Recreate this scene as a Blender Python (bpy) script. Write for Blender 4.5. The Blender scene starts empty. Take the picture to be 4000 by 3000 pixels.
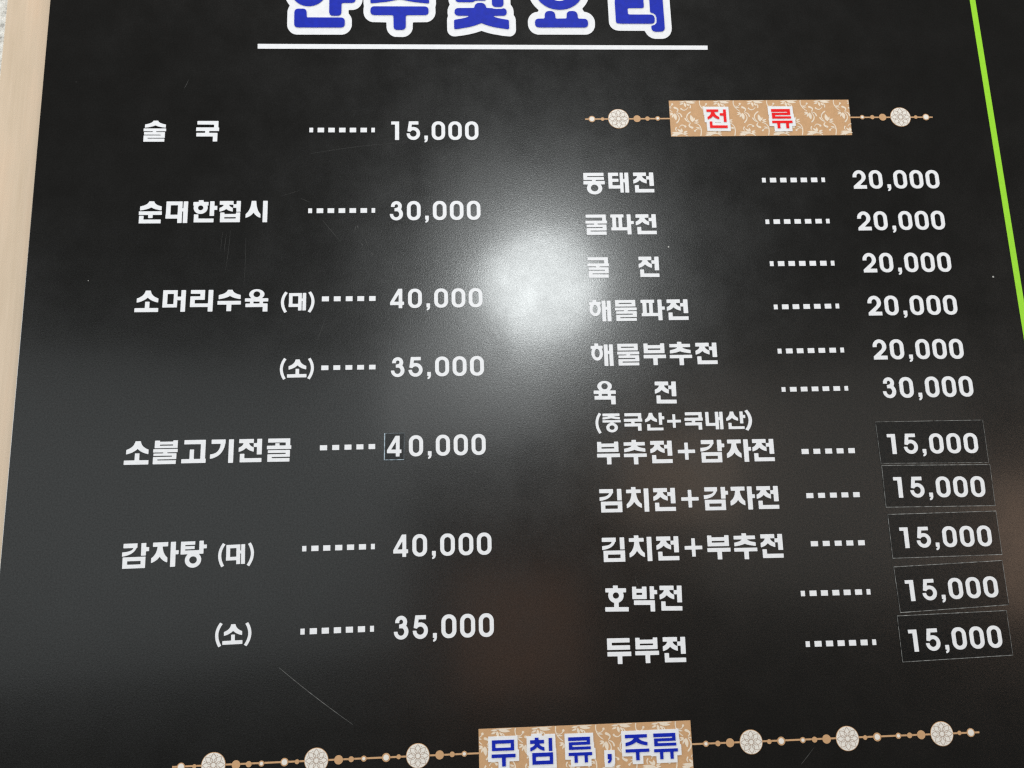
import bpy, bmesh, math, random
from mathutils import Matrix, Vector

# ------------------------------------------------------------------ camera, world, lights
scene = bpy.context.scene
CAM_LOC = (-0.03258, -0.60843, 1.63532)
CAM_ROT = [[0.9983592, 0.0227564, -0.0525452], [-0.0474015, -0.1863596, -0.9813375], [-0.032124, 0.982218, -0.1849751]]
cam_data = bpy.data.cameras.new('camera')
cam_data.sensor_width = 36.0
cam_data.lens = 27.0
cam_data.clip_start = 0.01
cam_data.clip_end = 100.0
cam = bpy.data.objects.new('camera', cam_data)
scene.collection.objects.link(cam)
m = Matrix(CAM_ROT).to_4x4()
m.translation = Vector(CAM_LOC)
cam.matrix_world = m
scene.camera = cam

world = bpy.data.worlds.new('World')
scene.world = world
world.use_nodes = True
bg = world.node_tree.nodes['Background']
bg.inputs['Color'].default_value = (1.0, 0.97, 0.92, 1)
bg.inputs['Strength'].default_value = 0.11

scene.view_settings.view_transform = 'Standard'
scene.view_settings.look = 'None'
scene.view_settings.gamma = 1.0
scene.view_settings.exposure = 0.0
scene.view_settings.use_curve_mapping = False
scene.cycles.use_denoising = False      # the leftover grain is close to the photograph's sensor grain
scene.cycles.pixel_filter_type = 'BLACKMAN_HARRIS'
scene.cycles.filter_width = 1.3


def area(name, loc, target, sx, sy, radiance, color, shape='RECTANGLE'):
    """Area lamp given by its radiance; it faces the target."""
    d = bpy.data.lights.new(name, 'AREA')
    d.shape = shape
    d.size = sx
    d.size_y = sy
    a = sx * sy * (math.pi / 4 if shape in ('DISK', 'ELLIPSE') else 1.0)
    d.energy = radiance * a * math.pi
    d.color = color
    o = bpy.data.objects.new(name, d)
    scene.collection.objects.link(o)
    o.location = loc
    o.rotation_euler = (Vector(target) - Vector(loc)).to_track_quat('-Z', 'Y').to_euler()
    return o


B0 = (0.0, 0.0, 1.75)
# ceiling light, round glare lamp, soft panels; side, haze and warm fills are added
area('ceiling_light', (0.05, -0.75, 4.40), (0.0, 0.0, 1.8), 2.0, 0.6, 19.0, (1.0, 0.985, 0.97))
area('side_fill_left', (-2.60, -0.90, 2.0), B0, 1.2, 1.2, 12.0, (0.95, 0.99, 1.0))  # added fill from the left to brighten the lettering
area('side_fill_right', (2.90, -0.90, 2.1), B0, 1.2, 1.2, 7.0, (1.0, 0.96, 0.90))  # added fill from the right, evens out the lettering
area('round_lamp', (0.262, -2.5, 2.632), B0, 0.50, 0.46, 36.0, (0.95, 1.0, 1.0), 'ELLIPSE')
area('haze_fill', (-1.15, -2.6, 1.75), B0, 1.8, 1.25, 0.88, (0.91, 0.985, 1.0))  # added soft area light that puts the grey haze on the left
area('panel_light', (-0.06, -2.5, 2.20), B0, 0.66, 0.46, 2.1, (0.95, 0.99, 1.0))
area('panel_light_far', (0.10, -2.6, 3.10), B0, 0.60, 0.34, 0.6, (0.95, 0.99, 1.0))
area('warm_fill_middle', (0.80, -2.5, 1.82), B0, 0.45, 0.36, 1.9, (1.0, 0.72, 0.52))  # added warm area light in place of brown furniture mirrored in the board
area('warm_fill_right', (2.25, -2.5, 1.50), B0, 0.30, 0.55, 3.6, (1.0, 0.66, 0.46))  # added, stands in for the brown reflection at the right edge
area('sheen_fill_right', (1.45, -2.6, 1.80), B0, 1.1, 0.95, 0.55, (1.0, 0.97, 0.90))  # added dim area light that lifts the board's sheen at right
area('warm_fill_low', (0.13, -2.5, 1.24), B0, 0.50, 0.46, 1.0, (1.0, 0.56, 0.37))  # added, gives the brown reflection low on the board

# ------------------------------------------------------------------ data measured on the board (metres; x right, z up)
LETTERS = {
'술': [[431,6,418,11,397,46,373,71,346,93,308,114,216,150,61,186,56,197,55,231,55,318,61,331,78,332,169,321,310,296,413,268,521,228,633,271,737,298,900,326,961,332,972,328,975,316,975,203,973,191,968,185,818,149,728,114,691,91,661,67,640,43,623,13,616,7],[21,375,8,381,5,391,6,491,8,499,13,503,403,505,418,510,424,523,420,538,403,545,43,547,36,556,35,576,36,651,38,659,43,663,761,665,778,670,784,683,778,698,761,703,33,704,27,711,25,726,25,976,31,992,48,995,921,995,936,994,943,988,945,868,942,858,933,853,221,853,202,848,196,833,203,819,221,815,948,813,954,806,955,793,955,566,953,553,949,548,933,545,586,545,571,539,566,523,573,509,588,505,986,504,993,498,995,486,995,391,989,378,971,375]],
'국': [[61,5,48,11,45,21,45,158,47,168,53,173,768,176,779,181,785,193,785,291,783,303,778,310,761,315,28,315,11,318,5,333,5,463,6,476,13,483,383,485,399,491,405,508,404,561,398,570,388,575,46,575,31,578,26,586,25,598,25,726,29,741,48,745,741,746,751,753,755,766,755,966,759,981,778,985,926,985,941,981,945,961,945,598,942,581,926,575,591,574,581,569,576,561,575,511,581,491,596,485,983,485,1001,481,1005,466,1004,326,998,317,972,311,965,296,965,26,961,9,943,5]],
'순': [[438,5,423,12,402,56,374,93,346,119,301,149,256,172,198,195,51,236,45,251,45,388,46,403,51,410,72,411,185,393,317,363,416,331,518,282,531,279,635,331,734,366,887,401,958,411,972,408,975,393,975,253,973,241,968,234,843,197,786,171,743,147,708,120,677,88,657,58,638,15,631,7],[21,455,8,461,5,471,5,598,11,612,26,615,403,617,411,623,415,633,416,743,419,751,428,754,586,755,601,751,605,738,605,633,609,623,618,616,978,615,991,611,994,603,995,471,992,461,983,456],[41,655,28,661,25,673,25,976,27,988,33,993,943,995,957,993,963,987,965,843,963,833,956,826,231,824,220,818,215,806,215,673,211,659,196,655]],
'대': [[31,15,18,21,15,33,15,588,5,636,5,766,9,781,26,785,511,786,521,793,525,806,525,966,529,981,546,985,707,983,713,977,715,966,715,486,717,476,724,468,751,466,761,473,765,491,766,976,773,983,783,985,936,985,951,981,955,961,955,38,951,19,936,15,788,15,776,16,768,21,765,36,765,306,758,320,741,325,722,321,715,306,715,33,713,23,708,17],[223,185,209,193,205,211,205,586,210,608,218,614,236,615,498,615,518,611,524,601,525,586,525,213,521,193,513,187,501,185]],
'한': [[271,-35,261,-32,257,-27,255,28,251,38,243,43,43,45,28,51,25,66,26,193,33,203,56,209,60,218,46,298,47,336,53,371,73,424,103,471,145,513,198,548,254,571,318,583,378,583,437,573,497,551,555,513,598,469,631,417,648,366,654,321,653,278,640,216,651,206,678,203,684,193,684,56,679,48,671,46,493,45,476,43,470,38,466,28,463,-27,453,-34],[771,15,758,21,755,33,756,666,763,673,773,675,936,674,943,668,945,658,946,418,953,409,963,405,1058,405,1071,401,1075,386,1074,236,1071,229,1063,226,966,225,956,223,948,216,945,198,945,33,939,18,926,15],[338,201,316,205,291,215,257,241,244,258,234,281,230,303,231,323,245,363,258,381,276,396,318,416,343,420,366,419,388,414,411,405,444,378,465,341,470,318,469,298,464,276,454,256,426,225,383,204],[91,605,78,611,75,626,75,946,77,958,83,963,913,965,927,963,933,957,935,813,933,803,928,797,281,794,270,788,265,776,265,623,261,609,246,605]],
'접': [[31,5,21,8,15,21,15,156,19,171,33,175,176,175,186,179,191,188,186,203,173,223,136,260,96,284,28,311,18,318,15,333,15,463,21,479,33,480,80,471,172,443,234,416,298,374,311,370,321,373,384,416,443,443,522,468,576,480,588,480,593,476,595,466,593,318,583,311,521,285,481,260,445,223,433,203,428,188,433,179,446,175,586,175,606,178,614,191,615,301,619,311,633,315,736,315,751,323,755,341,755,478,759,491,773,495,913,495,926,494,933,488,935,28,933,13,928,7,778,5,761,8,755,21,755,131,751,148,733,155,648,155,626,153,616,141,615,21,612,11,606,6],[71,525,58,531,55,546,55,946,57,958,63,963,903,965,916,964,923,958,925,546,923,533,918,527,753,527,746,538,743,583,738,591,726,595,268,595,248,594,238,586,234,536,226,526],[253,735,243,739,237,746,235,776,240,793,256,800,721,800,738,795,745,781,743,746,736,738,726,735]],
'시': [[263,6,253,10,249,18,237,133,216,243,197,311,170,383,140,443,100,506,65,548,14,596,7,606,5,748,8,766,13,769,23,767,90,743,143,718,190,691,265,633,303,593,338,549,351,544,362,551,393,595,423,630,488,688,534,718,581,743,635,766,651,766,655,751,653,606,602,543,574,503,540,438,515,376,490,293,472,208,460,126,449,13,443,7,433,5],[771,5,758,11,755,26,756,963,761,972,771,975,943,974,953,968,955,953,954,16,949,8,938,5]],
'소': [[438,16,428,19,423,26,406,91,377,156,349,198,314,238,268,277,216,312,163,340,86,371,78,377,75,393,75,541,80,558,99,558,193,533,258,511,323,483,420,428,473,388,518,346,531,342,543,347,586,388,634,426,727,481,783,506,852,531,951,558,971,558,975,538,975,391,971,376,888,339,826,304,781,272,734,228,702,188,671,136,652,88,633,20,618,15],[451,525,438,531,435,541,435,788,430,808,423,813,408,815,13,817,7,823,5,833,5,976,9,991,28,995,973,995,991,991,995,976,995,838,991,819,976,815,646,815,626,813,618,806,615,793,615,546,612,531,598,525]],
'머': [[21,5,8,11,5,26,5,773,9,791,28,795,607,793,613,787,615,776,615,496,617,476,624,468,636,465,761,466,771,473,775,491,776,986,783,993,793,995,946,995,961,991,965,971,965,28,961,9,943,5,796,5,781,8,775,23,775,276,772,296,766,302,753,305,646,305,623,301,615,286,615,23,613,13,608,7],[213,175,199,183,195,201,195,616,198,636,206,643,221,645,438,645,456,642,463,633,465,618,465,206,463,186,456,178,441,175]],
'리': [[31,5,18,11,15,21,15,158,21,172,36,175,411,176,421,182,425,193,425,271,420,288,403,295,26,295,8,301,5,318,5,761,9,781,28,785,751,786,761,793,765,806,765,976,769,991,788,995,946,995,961,991,965,971,965,28,961,9,946,5,786,5,773,7,767,13,765,598,763,613,758,620,736,625,226,625,203,621,195,606,195,476,198,464,206,457,226,455,596,455,607,453,613,448,613,13,608,7,593,5]],
'수': [[433,5,418,13,399,56,371,96,341,125,303,152,258,177,206,199,50,246,45,261,45,408,46,423,51,430,69,431,174,413,308,381,412,343,459,321,508,292,521,289,531,292,624,343,723,381,796,401,877,418,956,431,971,428,975,413,975,266,970,246,828,201,773,177,731,152,693,123,665,93,643,61,623,15,616,7],[21,515,8,521,5,531,5,668,7,678,13,683,368,685,383,687,391,692,395,711,395,968,398,979,406,984,576,985,587,983,593,978,595,708,597,696,606,687,626,685,978,685,991,681,994,673,995,531,992,521,983,516]],
'육': [[483,-14,433,-10,394,-2,347,13,308,31,272,53,241,79,216,107,196,138,183,170,176,206,176,236,182,268,206,319,231,351,270,388,272,396,269,401,248,405,23,405,8,411,5,423,5,536,11,552,26,555,206,555,219,561,225,576,225,628,221,638,213,643,53,645,38,651,35,668,37,798,43,803,56,805,761,806,771,813,775,826,775,996,779,1011,796,1015,968,1013,974,1006,975,993,973,653,968,647,958,645,787,643,780,638,776,628,775,578,779,563,793,555,976,555,991,551,995,536,993,413,988,407,978,405,753,405,731,401,728,396,730,388,770,351,796,317,811,288,820,261,824,228,823,196,813,158,798,127,776,96,747,68,713,43,671,21,624,3,583,-7,533,-13],[488,85,461,90,433,100,411,114,389,133,374,153,362,178,356,203,355,231,361,258,372,283,386,303,408,324,433,340,458,349,486,354,513,355,541,350,568,339,591,325,612,306,627,286,639,258,644,233,644,208,639,183,629,158,615,138,593,117,571,102,546,92,518,86],[383,555,369,563,365,578,366,631,371,639,378,644,613,645,628,641,634,631,635,573,631,563,623,557]],
'불': [[71,5,58,11,55,23,55,306,57,318,63,323,963,325,977,323,984,316,985,23,983,13,976,6,816,6,807,13,801,48,783,55,288,55,271,54,261,49,256,41,253,13,243,6],[273,175,259,183,255,206,262,221,278,225,781,225,798,220,805,203,801,182,783,175],[21,365,8,371,5,381,6,491,8,499,13,503,403,505,418,510,424,523,420,538,403,545,33,547,26,558,25,593,26,633,33,643,761,645,779,651,785,668,778,685,761,690,23,692,17,698,15,713,15,976,21,992,38,995,921,995,936,994,943,988,945,856,942,846,933,841,208,840,191,834,185,816,191,801,211,795,948,793,954,786,955,773,955,563,949,548,933,545,596,545,581,539,576,523,583,509,598,505,987,503,993,497,995,486,995,383,989,368,971,365]],
'고': [[111,5,98,11,95,23,95,168,97,178,103,183,748,185,763,187,771,192,775,216,775,786,768,800,753,805,531,805,511,799,505,778,503,413,498,407,488,405,346,406,338,411,335,423,335,776,332,796,323,803,311,805,26,805,11,808,6,816,5,828,5,956,9,971,28,975,971,975,991,971,995,956,994,818,989,808,970,798,965,781,965,28,961,9,943,5]],
'기': [[61,5,48,11,45,21,45,168,51,182,68,185,403,185,418,191,423,208,406,303,382,378,344,453,294,516,243,557,203,580,168,595,111,612,18,624,8,630,5,646,5,796,8,807,16,810,91,796,156,776,252,736,333,686,381,648,431,599,483,530,528,450,561,369,582,298,601,201,615,171,615,21,612,11,606,6],[771,5,758,11,755,26,756,983,761,992,771,995,943,994,953,988,955,973,954,16,949,8,938,5]],
'전': [[31,5,21,8,15,21,15,156,19,171,33,175,178,175,191,180,195,191,189,211,175,241,136,290,91,324,15,361,8,368,5,521,10,538,26,538,77,523,168,486,233,446,298,387,311,382,323,388,389,446,457,486,558,526,608,539,621,538,624,531,625,513,625,381,621,362,614,356,591,351,548,332,493,294,450,246,434,216,426,191,431,179,446,175,588,175,613,178,615,26,611,9,593,5],[771,5,761,8,756,18,755,161,750,178,743,183,731,185,616,183,617,341,623,346,736,345,746,348,753,356,755,373,755,646,759,661,776,665,946,664,953,657,955,643,954,16,949,8,938,5],[81,625,68,631,65,646,65,966,67,978,73,983,933,985,947,983,953,977,955,833,953,823,948,817,261,814,250,808,245,796,245,643,241,629,226,625]],
'골': [[61,5,48,11,45,21,45,158,47,168,53,173,758,176,769,181,775,193,775,286,768,300,753,305,531,304,521,299,516,291,514,218,508,207,356,206,348,211,346,218,344,291,338,300,331,304,26,305,11,308,5,323,5,436,7,448,13,453,983,455,996,454,1003,448,1003,313,996,306,963,301,955,286,955,23,953,13,948,7],[61,495,48,501,45,513,46,601,48,609,56,614,761,615,773,617,781,622,785,643,778,660,761,665,43,667,37,673,35,688,35,966,37,978,43,983,923,985,936,984,943,978,945,851,942,841,933,836,228,835,210,828,205,808,211,791,231,785,947,783,954,776,955,761,955,513,953,503,948,497]],
'감': [[61,5,48,11,45,23,45,168,47,178,53,183,418,185,433,188,439,201,426,228,398,257,361,282,313,302,261,317,196,329,11,348,5,363,5,493,7,506,13,511,98,501,171,486,224,471,307,441,371,408,423,373,471,332,513,281,538,241,561,196,571,187,588,183,594,176,595,21,592,11,586,6],[771,5,758,11,755,23,756,496,763,503,773,505,936,504,943,498,944,491,945,361,949,343,963,335,1051,334,1058,333,1063,327,1063,183,1051,176,966,175,950,168,945,151,945,21,939,8,926,5],[51,545,38,551,35,566,35,976,37,988,43,993,913,995,926,994,933,988,935,568,933,553,928,547],[233,705,219,713,215,733,216,828,221,839,231,844,731,845,746,842,754,831,755,723,751,712,741,706]],
'자': [[71,5,58,11,55,21,55,156,59,171,73,175,226,176,238,183,240,201,227,281,212,341,187,408,162,458,131,506,96,548,63,580,16,616,8,626,5,788,8,806,16,808,28,806,93,781,185,731,260,671,293,635,328,590,341,584,352,591,383,635,414,671,478,728,524,758,571,783,625,806,641,806,645,791,643,627,638,618,596,581,561,543,530,498,504,451,479,391,462,333,447,258,439,196,443,181,456,175,636,175,651,171,655,153,655,26,652,11,646,6,633,5],[781,5,768,11,765,26,766,983,771,992,781,995,953,994,963,988,965,976,966,521,971,511,981,506,1068,505,1081,501,1085,486,1084,356,1079,348,1071,346,981,344,972,341,967,333,965,26,961,9,946,5]],
'탕': [[761,5,751,8,745,21,745,356,738,371,718,375,201,375,186,373,177,363,177,336,183,329,193,325,533,325,551,321,555,308,555,223,553,213,546,206,196,205,180,198,175,176,181,161,198,155,567,153,573,147,575,133,575,31,568,17,26,15,13,17,7,23,6,516,11,522,21,525,258,525,273,526,280,531,279,543,246,583,223,618,208,648,196,684,185,753,193,826,206,866,221,898,243,933,268,963,298,991,329,1013,397,1046,443,1058,498,1065,546,1063,598,1053,643,1038,687,1016,728,986,761,954,793,909,818,856,831,806,834,748,828,699,811,645,783,595,741,543,739,533,743,528,756,525,896,525,911,521,915,508,915,341,919,323,933,315,1031,314,1038,313,1043,307,1043,173,1031,166,936,165,920,158,915,143,915,23,911,9,896,5],[496,616,466,621,438,632,413,647,390,668,372,693,362,718,356,748,356,776,362,803,375,831,391,853,413,873,441,890,468,900,498,905,528,904,556,899,586,887,611,870,631,851,647,828,659,801,664,773,664,746,658,716,646,691,630,668,608,648,583,632,556,621,526,616]],
'동': [[31,5,18,11,15,23,15,333,19,351,36,355,393,355,408,360,414,371,412,396,406,402,396,405,23,405,13,407,7,413,5,556,11,572,26,575,193,575,206,577,212,583,210,596,186,637,168,679,159,718,155,756,158,798,168,841,186,883,208,920,257,973,313,1013,379,1043,452,1061,528,1064,607,1053,673,1031,738,993,782,956,818,911,846,858,861,806,865,753,858,702,843,656,810,596,808,583,813,578,826,575,976,575,991,571,995,556,994,416,988,407,976,405,593,405,583,401,578,396,576,368,583,359,598,355,957,353,963,348,965,338,965,233,962,221,956,216,943,215,208,215,196,213,188,206,186,181,193,169,211,165,946,164,953,158,955,148,955,26,952,11,946,6,933,5],[496,585,461,592,428,604,401,621,377,643,357,671,344,698,336,731,336,763,342,796,354,826,373,853,398,877,426,895,458,908,493,914,526,914,558,909,591,897,621,878,644,856,664,828,677,801,684,768,684,736,679,706,666,676,648,648,623,624,593,605,561,592,528,586]],
'태': [[21,5,8,11,5,26,5,763,9,781,28,785,531,786,541,793,545,806,545,966,548,979,563,985,687,983,693,977,695,966,695,493,699,483,708,476,751,476,761,483,765,501,766,976,773,983,783,985,926,985,941,981,945,961,945,28,941,9,926,5,788,5,776,6,768,11,765,26,765,306,762,316,756,322,728,325,703,321,695,306,695,26,692,11,676,5,563,5,551,8,545,26,545,593,542,616,533,623,521,625,216,625,193,621,186,608,185,481,191,461,211,455,468,453,473,447,475,438,475,321,471,309,461,306,213,305,196,303,188,296,185,283,187,176,196,167,208,165,468,163,473,157,475,148,473,13,468,7,456,5]],
'굴': [[41,5,28,11,25,23,26,141,28,149,36,154,761,155,779,161,785,178,785,288,778,300,768,305,28,305,11,308,5,321,5,426,7,438,13,443,381,445,396,448,404,461,402,486,396,492,386,495,63,497,57,503,55,513,55,598,61,612,78,615,771,615,789,621,795,641,790,658,783,663,771,665,53,667,47,673,45,686,45,973,49,991,68,995,933,995,951,991,955,976,955,853,953,843,946,836,238,835,221,829,215,811,221,791,238,785,943,785,961,781,965,763,965,518,964,506,959,498,943,495,576,495,560,488,555,471,559,453,566,447,576,445,973,445,991,441,995,426,994,316,988,307,962,301,955,286,955,26,951,9,933,5]],
'파': [[21,5,11,8,6,18,6,146,16,154,76,158,83,166,85,183,85,616,82,626,76,632,36,636,27,643,25,766,29,781,48,785,751,786,761,793,765,806,765,966,769,981,788,985,926,985,941,981,945,963,946,498,953,489,963,485,1066,484,1073,477,1075,461,1075,353,1071,339,1058,335,963,335,952,331,946,321,945,26,941,9,926,5,783,5,771,8,766,16,765,606,762,626,756,632,743,635,566,635,543,631,537,623,535,613,535,176,539,163,548,156,603,154,613,148,615,26,611,9,593,5],[273,155,259,163,255,178,256,618,261,629,273,635,358,635,371,628,375,611,374,171,369,161,358,156]],
'해': [[191,-25,181,-22,176,-14,175,66,172,76,166,82,148,85,21,85,11,88,7,93,7,208,16,214,58,216,65,221,68,228,43,297,30,356,25,421,30,486,43,543,66,601,93,647,128,689,168,721,214,743,261,754,306,753,339,746,369,733,399,716,428,692,453,665,476,634,496,598,511,562,531,479,534,401,523,321,492,228,498,218,527,213,534,206,534,98,531,89,521,86,371,85,353,81,345,66,344,-14,336,-24],[601,25,588,31,585,46,586,996,593,1003,608,1005,738,1005,748,1003,753,997,755,476,757,466,763,459,788,455,808,460,815,478,816,996,823,1003,833,1005,977,1003,983,997,985,983,983,33,978,27,966,25,833,25,818,31,815,46,815,298,806,312,781,315,762,311,755,296,755,46,752,31,738,25],[276,225,256,230,233,242,214,261,196,286,183,316,172,351,165,426,174,498,185,531,200,561,217,583,236,600,258,611,281,615,303,611,326,599,345,581,361,558,377,526,387,493,393,453,395,416,392,376,385,338,374,308,359,278,341,254,321,238,298,228]],
'물': [[41,5,28,11,25,23,25,296,27,308,33,313,903,315,917,313,924,306,925,23,923,13,916,6],[193,140,183,144,177,151,175,176,182,191,198,195,741,195,758,190,765,173,761,148,753,142,743,140],[21,365,8,371,5,381,6,481,8,489,13,493,391,495,406,498,414,511,410,528,393,535,63,537,57,543,55,558,56,641,58,649,63,653,771,655,788,660,795,676,790,698,783,703,771,705,53,707,47,713,45,728,45,976,51,992,68,995,931,995,946,994,953,988,955,881,952,871,943,866,238,865,220,858,215,838,221,821,241,815,958,813,964,806,965,793,965,556,963,543,959,538,943,535,586,535,571,529,566,513,573,499,588,495,967,493,973,487,975,476,975,381,969,368,951,365]],
'부': [[41,5,28,11,25,26,25,436,27,448,33,453,923,455,936,454,943,448,945,28,943,13,938,7,773,7,766,18,763,73,758,81,746,85,238,85,218,84,208,76,204,18,198,7],[223,235,213,239,207,246,205,281,210,298,226,305,741,305,758,300,765,286,763,246,756,238,746,235],[21,525,8,531,5,541,5,668,7,678,13,683,398,685,419,691,425,711,426,981,429,991,438,994,598,995,607,993,613,988,615,708,617,696,624,688,643,685,978,685,991,681,994,673,995,541,992,531,983,526]],
'추': [[381,-55,371,-52,367,-47,365,28,360,38,351,44,36,45,18,51,15,63,15,178,17,188,23,193,328,195,343,198,349,206,341,221,318,239,286,257,246,275,163,299,31,326,26,333,25,348,25,458,31,471,46,472,125,463,262,441,362,416,471,378,576,413,679,438,859,466,928,473,941,470,945,456,945,343,943,332,938,326,796,300,703,274,628,240,601,220,593,206,598,198,613,195,928,193,933,187,935,176,935,63,931,49,913,45,571,44,561,39,556,31,554,-42,548,-53],[21,545,8,551,5,561,5,678,7,688,13,693,398,695,419,701,425,721,425,998,428,1009,438,1014,598,1015,607,1013,613,1008,615,721,617,706,623,699,643,695,978,695,991,691,994,683,995,561,992,551,983,546]],
'중': [[31,5,18,11,15,21,15,138,17,148,23,153,286,155,308,158,316,163,310,171,298,176,241,190,156,202,23,216,17,223,15,238,16,321,18,328,23,332,131,326,282,308,369,293,481,267,606,296,739,316,936,333,948,332,953,326,955,231,948,216,721,189,663,176,651,170,646,163,653,158,676,155,938,153,943,147,945,138,945,26,943,13,936,6],[21,375,8,381,5,391,6,491,8,499,13,503,398,505,413,507,421,513,423,526,416,535,358,558,318,581,282,608,246,647,221,686,206,723,197,763,196,806,203,848,221,894,246,933,281,971,320,1001,367,1026,418,1043,466,1052,521,1055,579,1048,634,1033,688,1008,731,978,771,938,801,891,818,843,825,796,821,748,808,706,786,662,756,625,710,586,667,561,603,534,597,523,601,511,608,506,623,505,978,505,991,501,994,491,994,388,991,379,981,376],[496,666,468,670,441,680,416,695,396,713,379,736,370,758,365,783,367,808,374,833,387,856,403,874,426,892,451,904,481,912,511,915,541,912,568,905,591,894,611,880,630,861,643,841,651,818,655,796,654,773,647,748,636,728,621,709,601,692,578,680,551,670,521,665]],
'산': [[238,6,225,13,214,78,199,133,179,183,154,228,129,263,98,297,66,325,8,366,5,381,5,498,8,517,21,519,72,506,173,466,241,426,308,367,321,362,333,367,401,423,476,466,575,503,636,519,651,518,655,503,653,368,646,359,596,330,548,292,517,261,487,221,462,178,442,128,427,78,413,11,398,5],[781,5,768,11,765,23,766,663,771,672,781,675,926,674,933,668,935,658,936,388,943,379,953,375,1048,375,1061,371,1065,356,1064,216,1061,209,1053,206,956,205,946,203,938,196,935,178,935,23,929,8,916,5],[121,635,108,641,105,653,105,966,107,978,113,983,963,985,977,983,983,977,985,853,983,843,978,837,291,834,280,828,275,816,275,653,271,639,256,635]],
'내': [[21,5,8,11,5,26,5,763,9,781,28,785,531,786,541,793,545,806,545,966,549,981,566,985,717,983,723,977,725,966,725,476,728,464,736,457,771,456,781,463,785,481,786,976,793,983,803,985,946,985,961,981,965,961,965,28,961,9,946,5,808,5,796,6,788,11,785,26,785,286,778,301,756,305,733,301,725,286,725,26,722,11,706,5,566,5,551,8,545,26,545,593,542,616,533,623,521,625,216,625,193,621,187,613,185,603,183,13,178,7,168,5]],
'김': [[21,5,11,8,5,21,5,158,7,168,13,173,398,175,414,178,420,191,407,221,381,251,341,279,298,299,243,317,193,327,11,348,5,363,5,483,7,496,13,501,101,491,227,461,310,431,370,401,424,366,473,323,506,286,528,253,564,186,572,178,588,173,594,166,595,21,592,11,586,6],[781,5,768,11,765,23,766,486,773,493,783,495,946,494,953,488,955,476,953,13,948,7,938,5],[71,535,58,541,55,556,55,976,57,988,63,993,943,995,956,994,963,988,965,558,963,543,958,537],[253,695,239,703,235,721,235,826,240,838,248,844,751,845,766,842,774,831,775,713,771,702,761,696]],
'치': [[241,-65,231,-62,226,-54,225,26,222,36,216,42,198,45,21,45,11,48,6,56,5,178,11,192,26,195,213,195,226,201,231,216,222,283,205,363,186,421,160,483,131,533,96,581,66,614,7,666,7,823,13,828,23,826,82,801,131,773,178,741,243,682,281,637,318,581,331,574,341,581,376,632,408,672,475,736,513,763,563,793,623,821,648,827,653,823,655,813,653,667,647,658,598,617,564,581,529,533,502,486,475,423,457,368,437,281,429,216,433,201,446,195,616,195,631,191,635,176,633,53,628,47,618,45,428,44,420,38,416,28,415,-49,408,-63],[781,5,768,11,765,26,766,983,771,992,781,995,953,994,963,988,965,973,964,16,959,8,948,5]],
'호': [[371,-15,361,-12,356,-4,355,78,351,88,343,93,46,95,31,98,25,113,25,236,27,248,36,254,148,255,158,257,165,263,166,276,150,333,145,376,150,428,163,476,196,537,243,591,295,628,329,646,371,661,382,671,385,691,383,823,376,832,361,835,13,837,7,843,5,853,5,986,8,999,16,1004,28,1005,988,1003,994,996,995,981,995,853,993,843,988,837,598,835,582,831,575,816,575,681,579,663,588,655,653,623,702,586,746,536,766,502,778,473,791,426,795,376,791,334,774,276,775,263,788,255,888,255,897,253,903,248,905,118,902,101,886,95,571,94,561,89,556,81,555,1,548,-13],[458,255,433,260,408,269,386,282,366,301,351,321,341,343,336,368,336,393,341,418,352,441,367,461,386,478,431,500,458,505,486,504,511,499,536,489,558,475,575,458,589,438,599,416,604,391,604,368,599,343,589,321,574,301,556,283,533,270,508,260]],
'박': [[771,25,758,31,755,43,756,516,761,522,771,525,926,524,933,518,935,508,935,363,937,346,943,339,953,335,1048,335,1061,331,1065,316,1063,183,1051,176,956,175,940,168,935,151,935,41,928,27],[21,35,8,41,5,56,5,503,6,516,11,522,28,525,591,525,611,521,615,503,615,58,614,46,609,38,593,35,433,37,426,48,424,111,418,120,411,124,206,125,186,123,177,113,174,48,168,37],[193,275,179,283,175,298,176,351,181,359,188,364,403,365,416,362,423,353,425,293,421,283,413,277],[81,575,68,581,65,593,65,738,67,748,73,753,751,756,761,763,765,776,765,993,768,1009,783,1015,933,1015,946,1014,953,1008,955,596,953,583,948,577]],
'두': [[21,5,8,11,5,26,5,436,7,448,13,453,933,455,946,454,953,448,955,303,953,293,946,286,218,285,201,279,195,261,196,191,201,181,213,175,936,174,943,167,945,153,945,23,943,13,938,7],[21,535,8,541,5,551,5,688,7,698,13,703,398,705,419,711,425,731,425,988,428,999,436,1004,596,1005,607,1003,613,998,615,728,617,716,624,708,643,705,978,705,991,701,994,693,995,551,992,541,983,536]],
'(': [[201,-67,193,-63,181,-44,126,55,93,127,63,209,43,280,26,371,18,436,15,508,18,583,26,650,43,743,63,816,93,901,131,987,186,1091,193,1102,201,1105,214,1101,300,1051,310,1043,313,1036,246,906,207,806,177,703,159,591,155,523,157,446,167,371,182,301,205,226,227,168,254,111,311,6,309,-2,299,-9,215,-62]],
')': [[78,-67,-20,-9,-29,-2,-31,6,25,108,52,166,74,223,99,303,112,366,122,441,125,518,122,586,104,696,74,803,35,903,-33,1036,-24,1048,78,1105,86,1103,93,1093,148,989,188,898,218,812,236,748,253,658,261,588,265,513,262,436,255,373,238,286,218,213,186,124,151,48,93,-54,86,-64]],
'+': [[321,105,311,108,305,121,305,388,301,408,293,413,281,415,13,417,8,421,5,431,6,553,11,562,21,565,278,565,298,570,305,588,307,848,313,853,323,855,443,854,451,851,455,838,455,593,459,573,466,567,478,565,748,563,753,557,755,548,754,426,749,418,738,415,483,415,463,411,457,403,455,391,453,113,448,107,438,105]],
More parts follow.
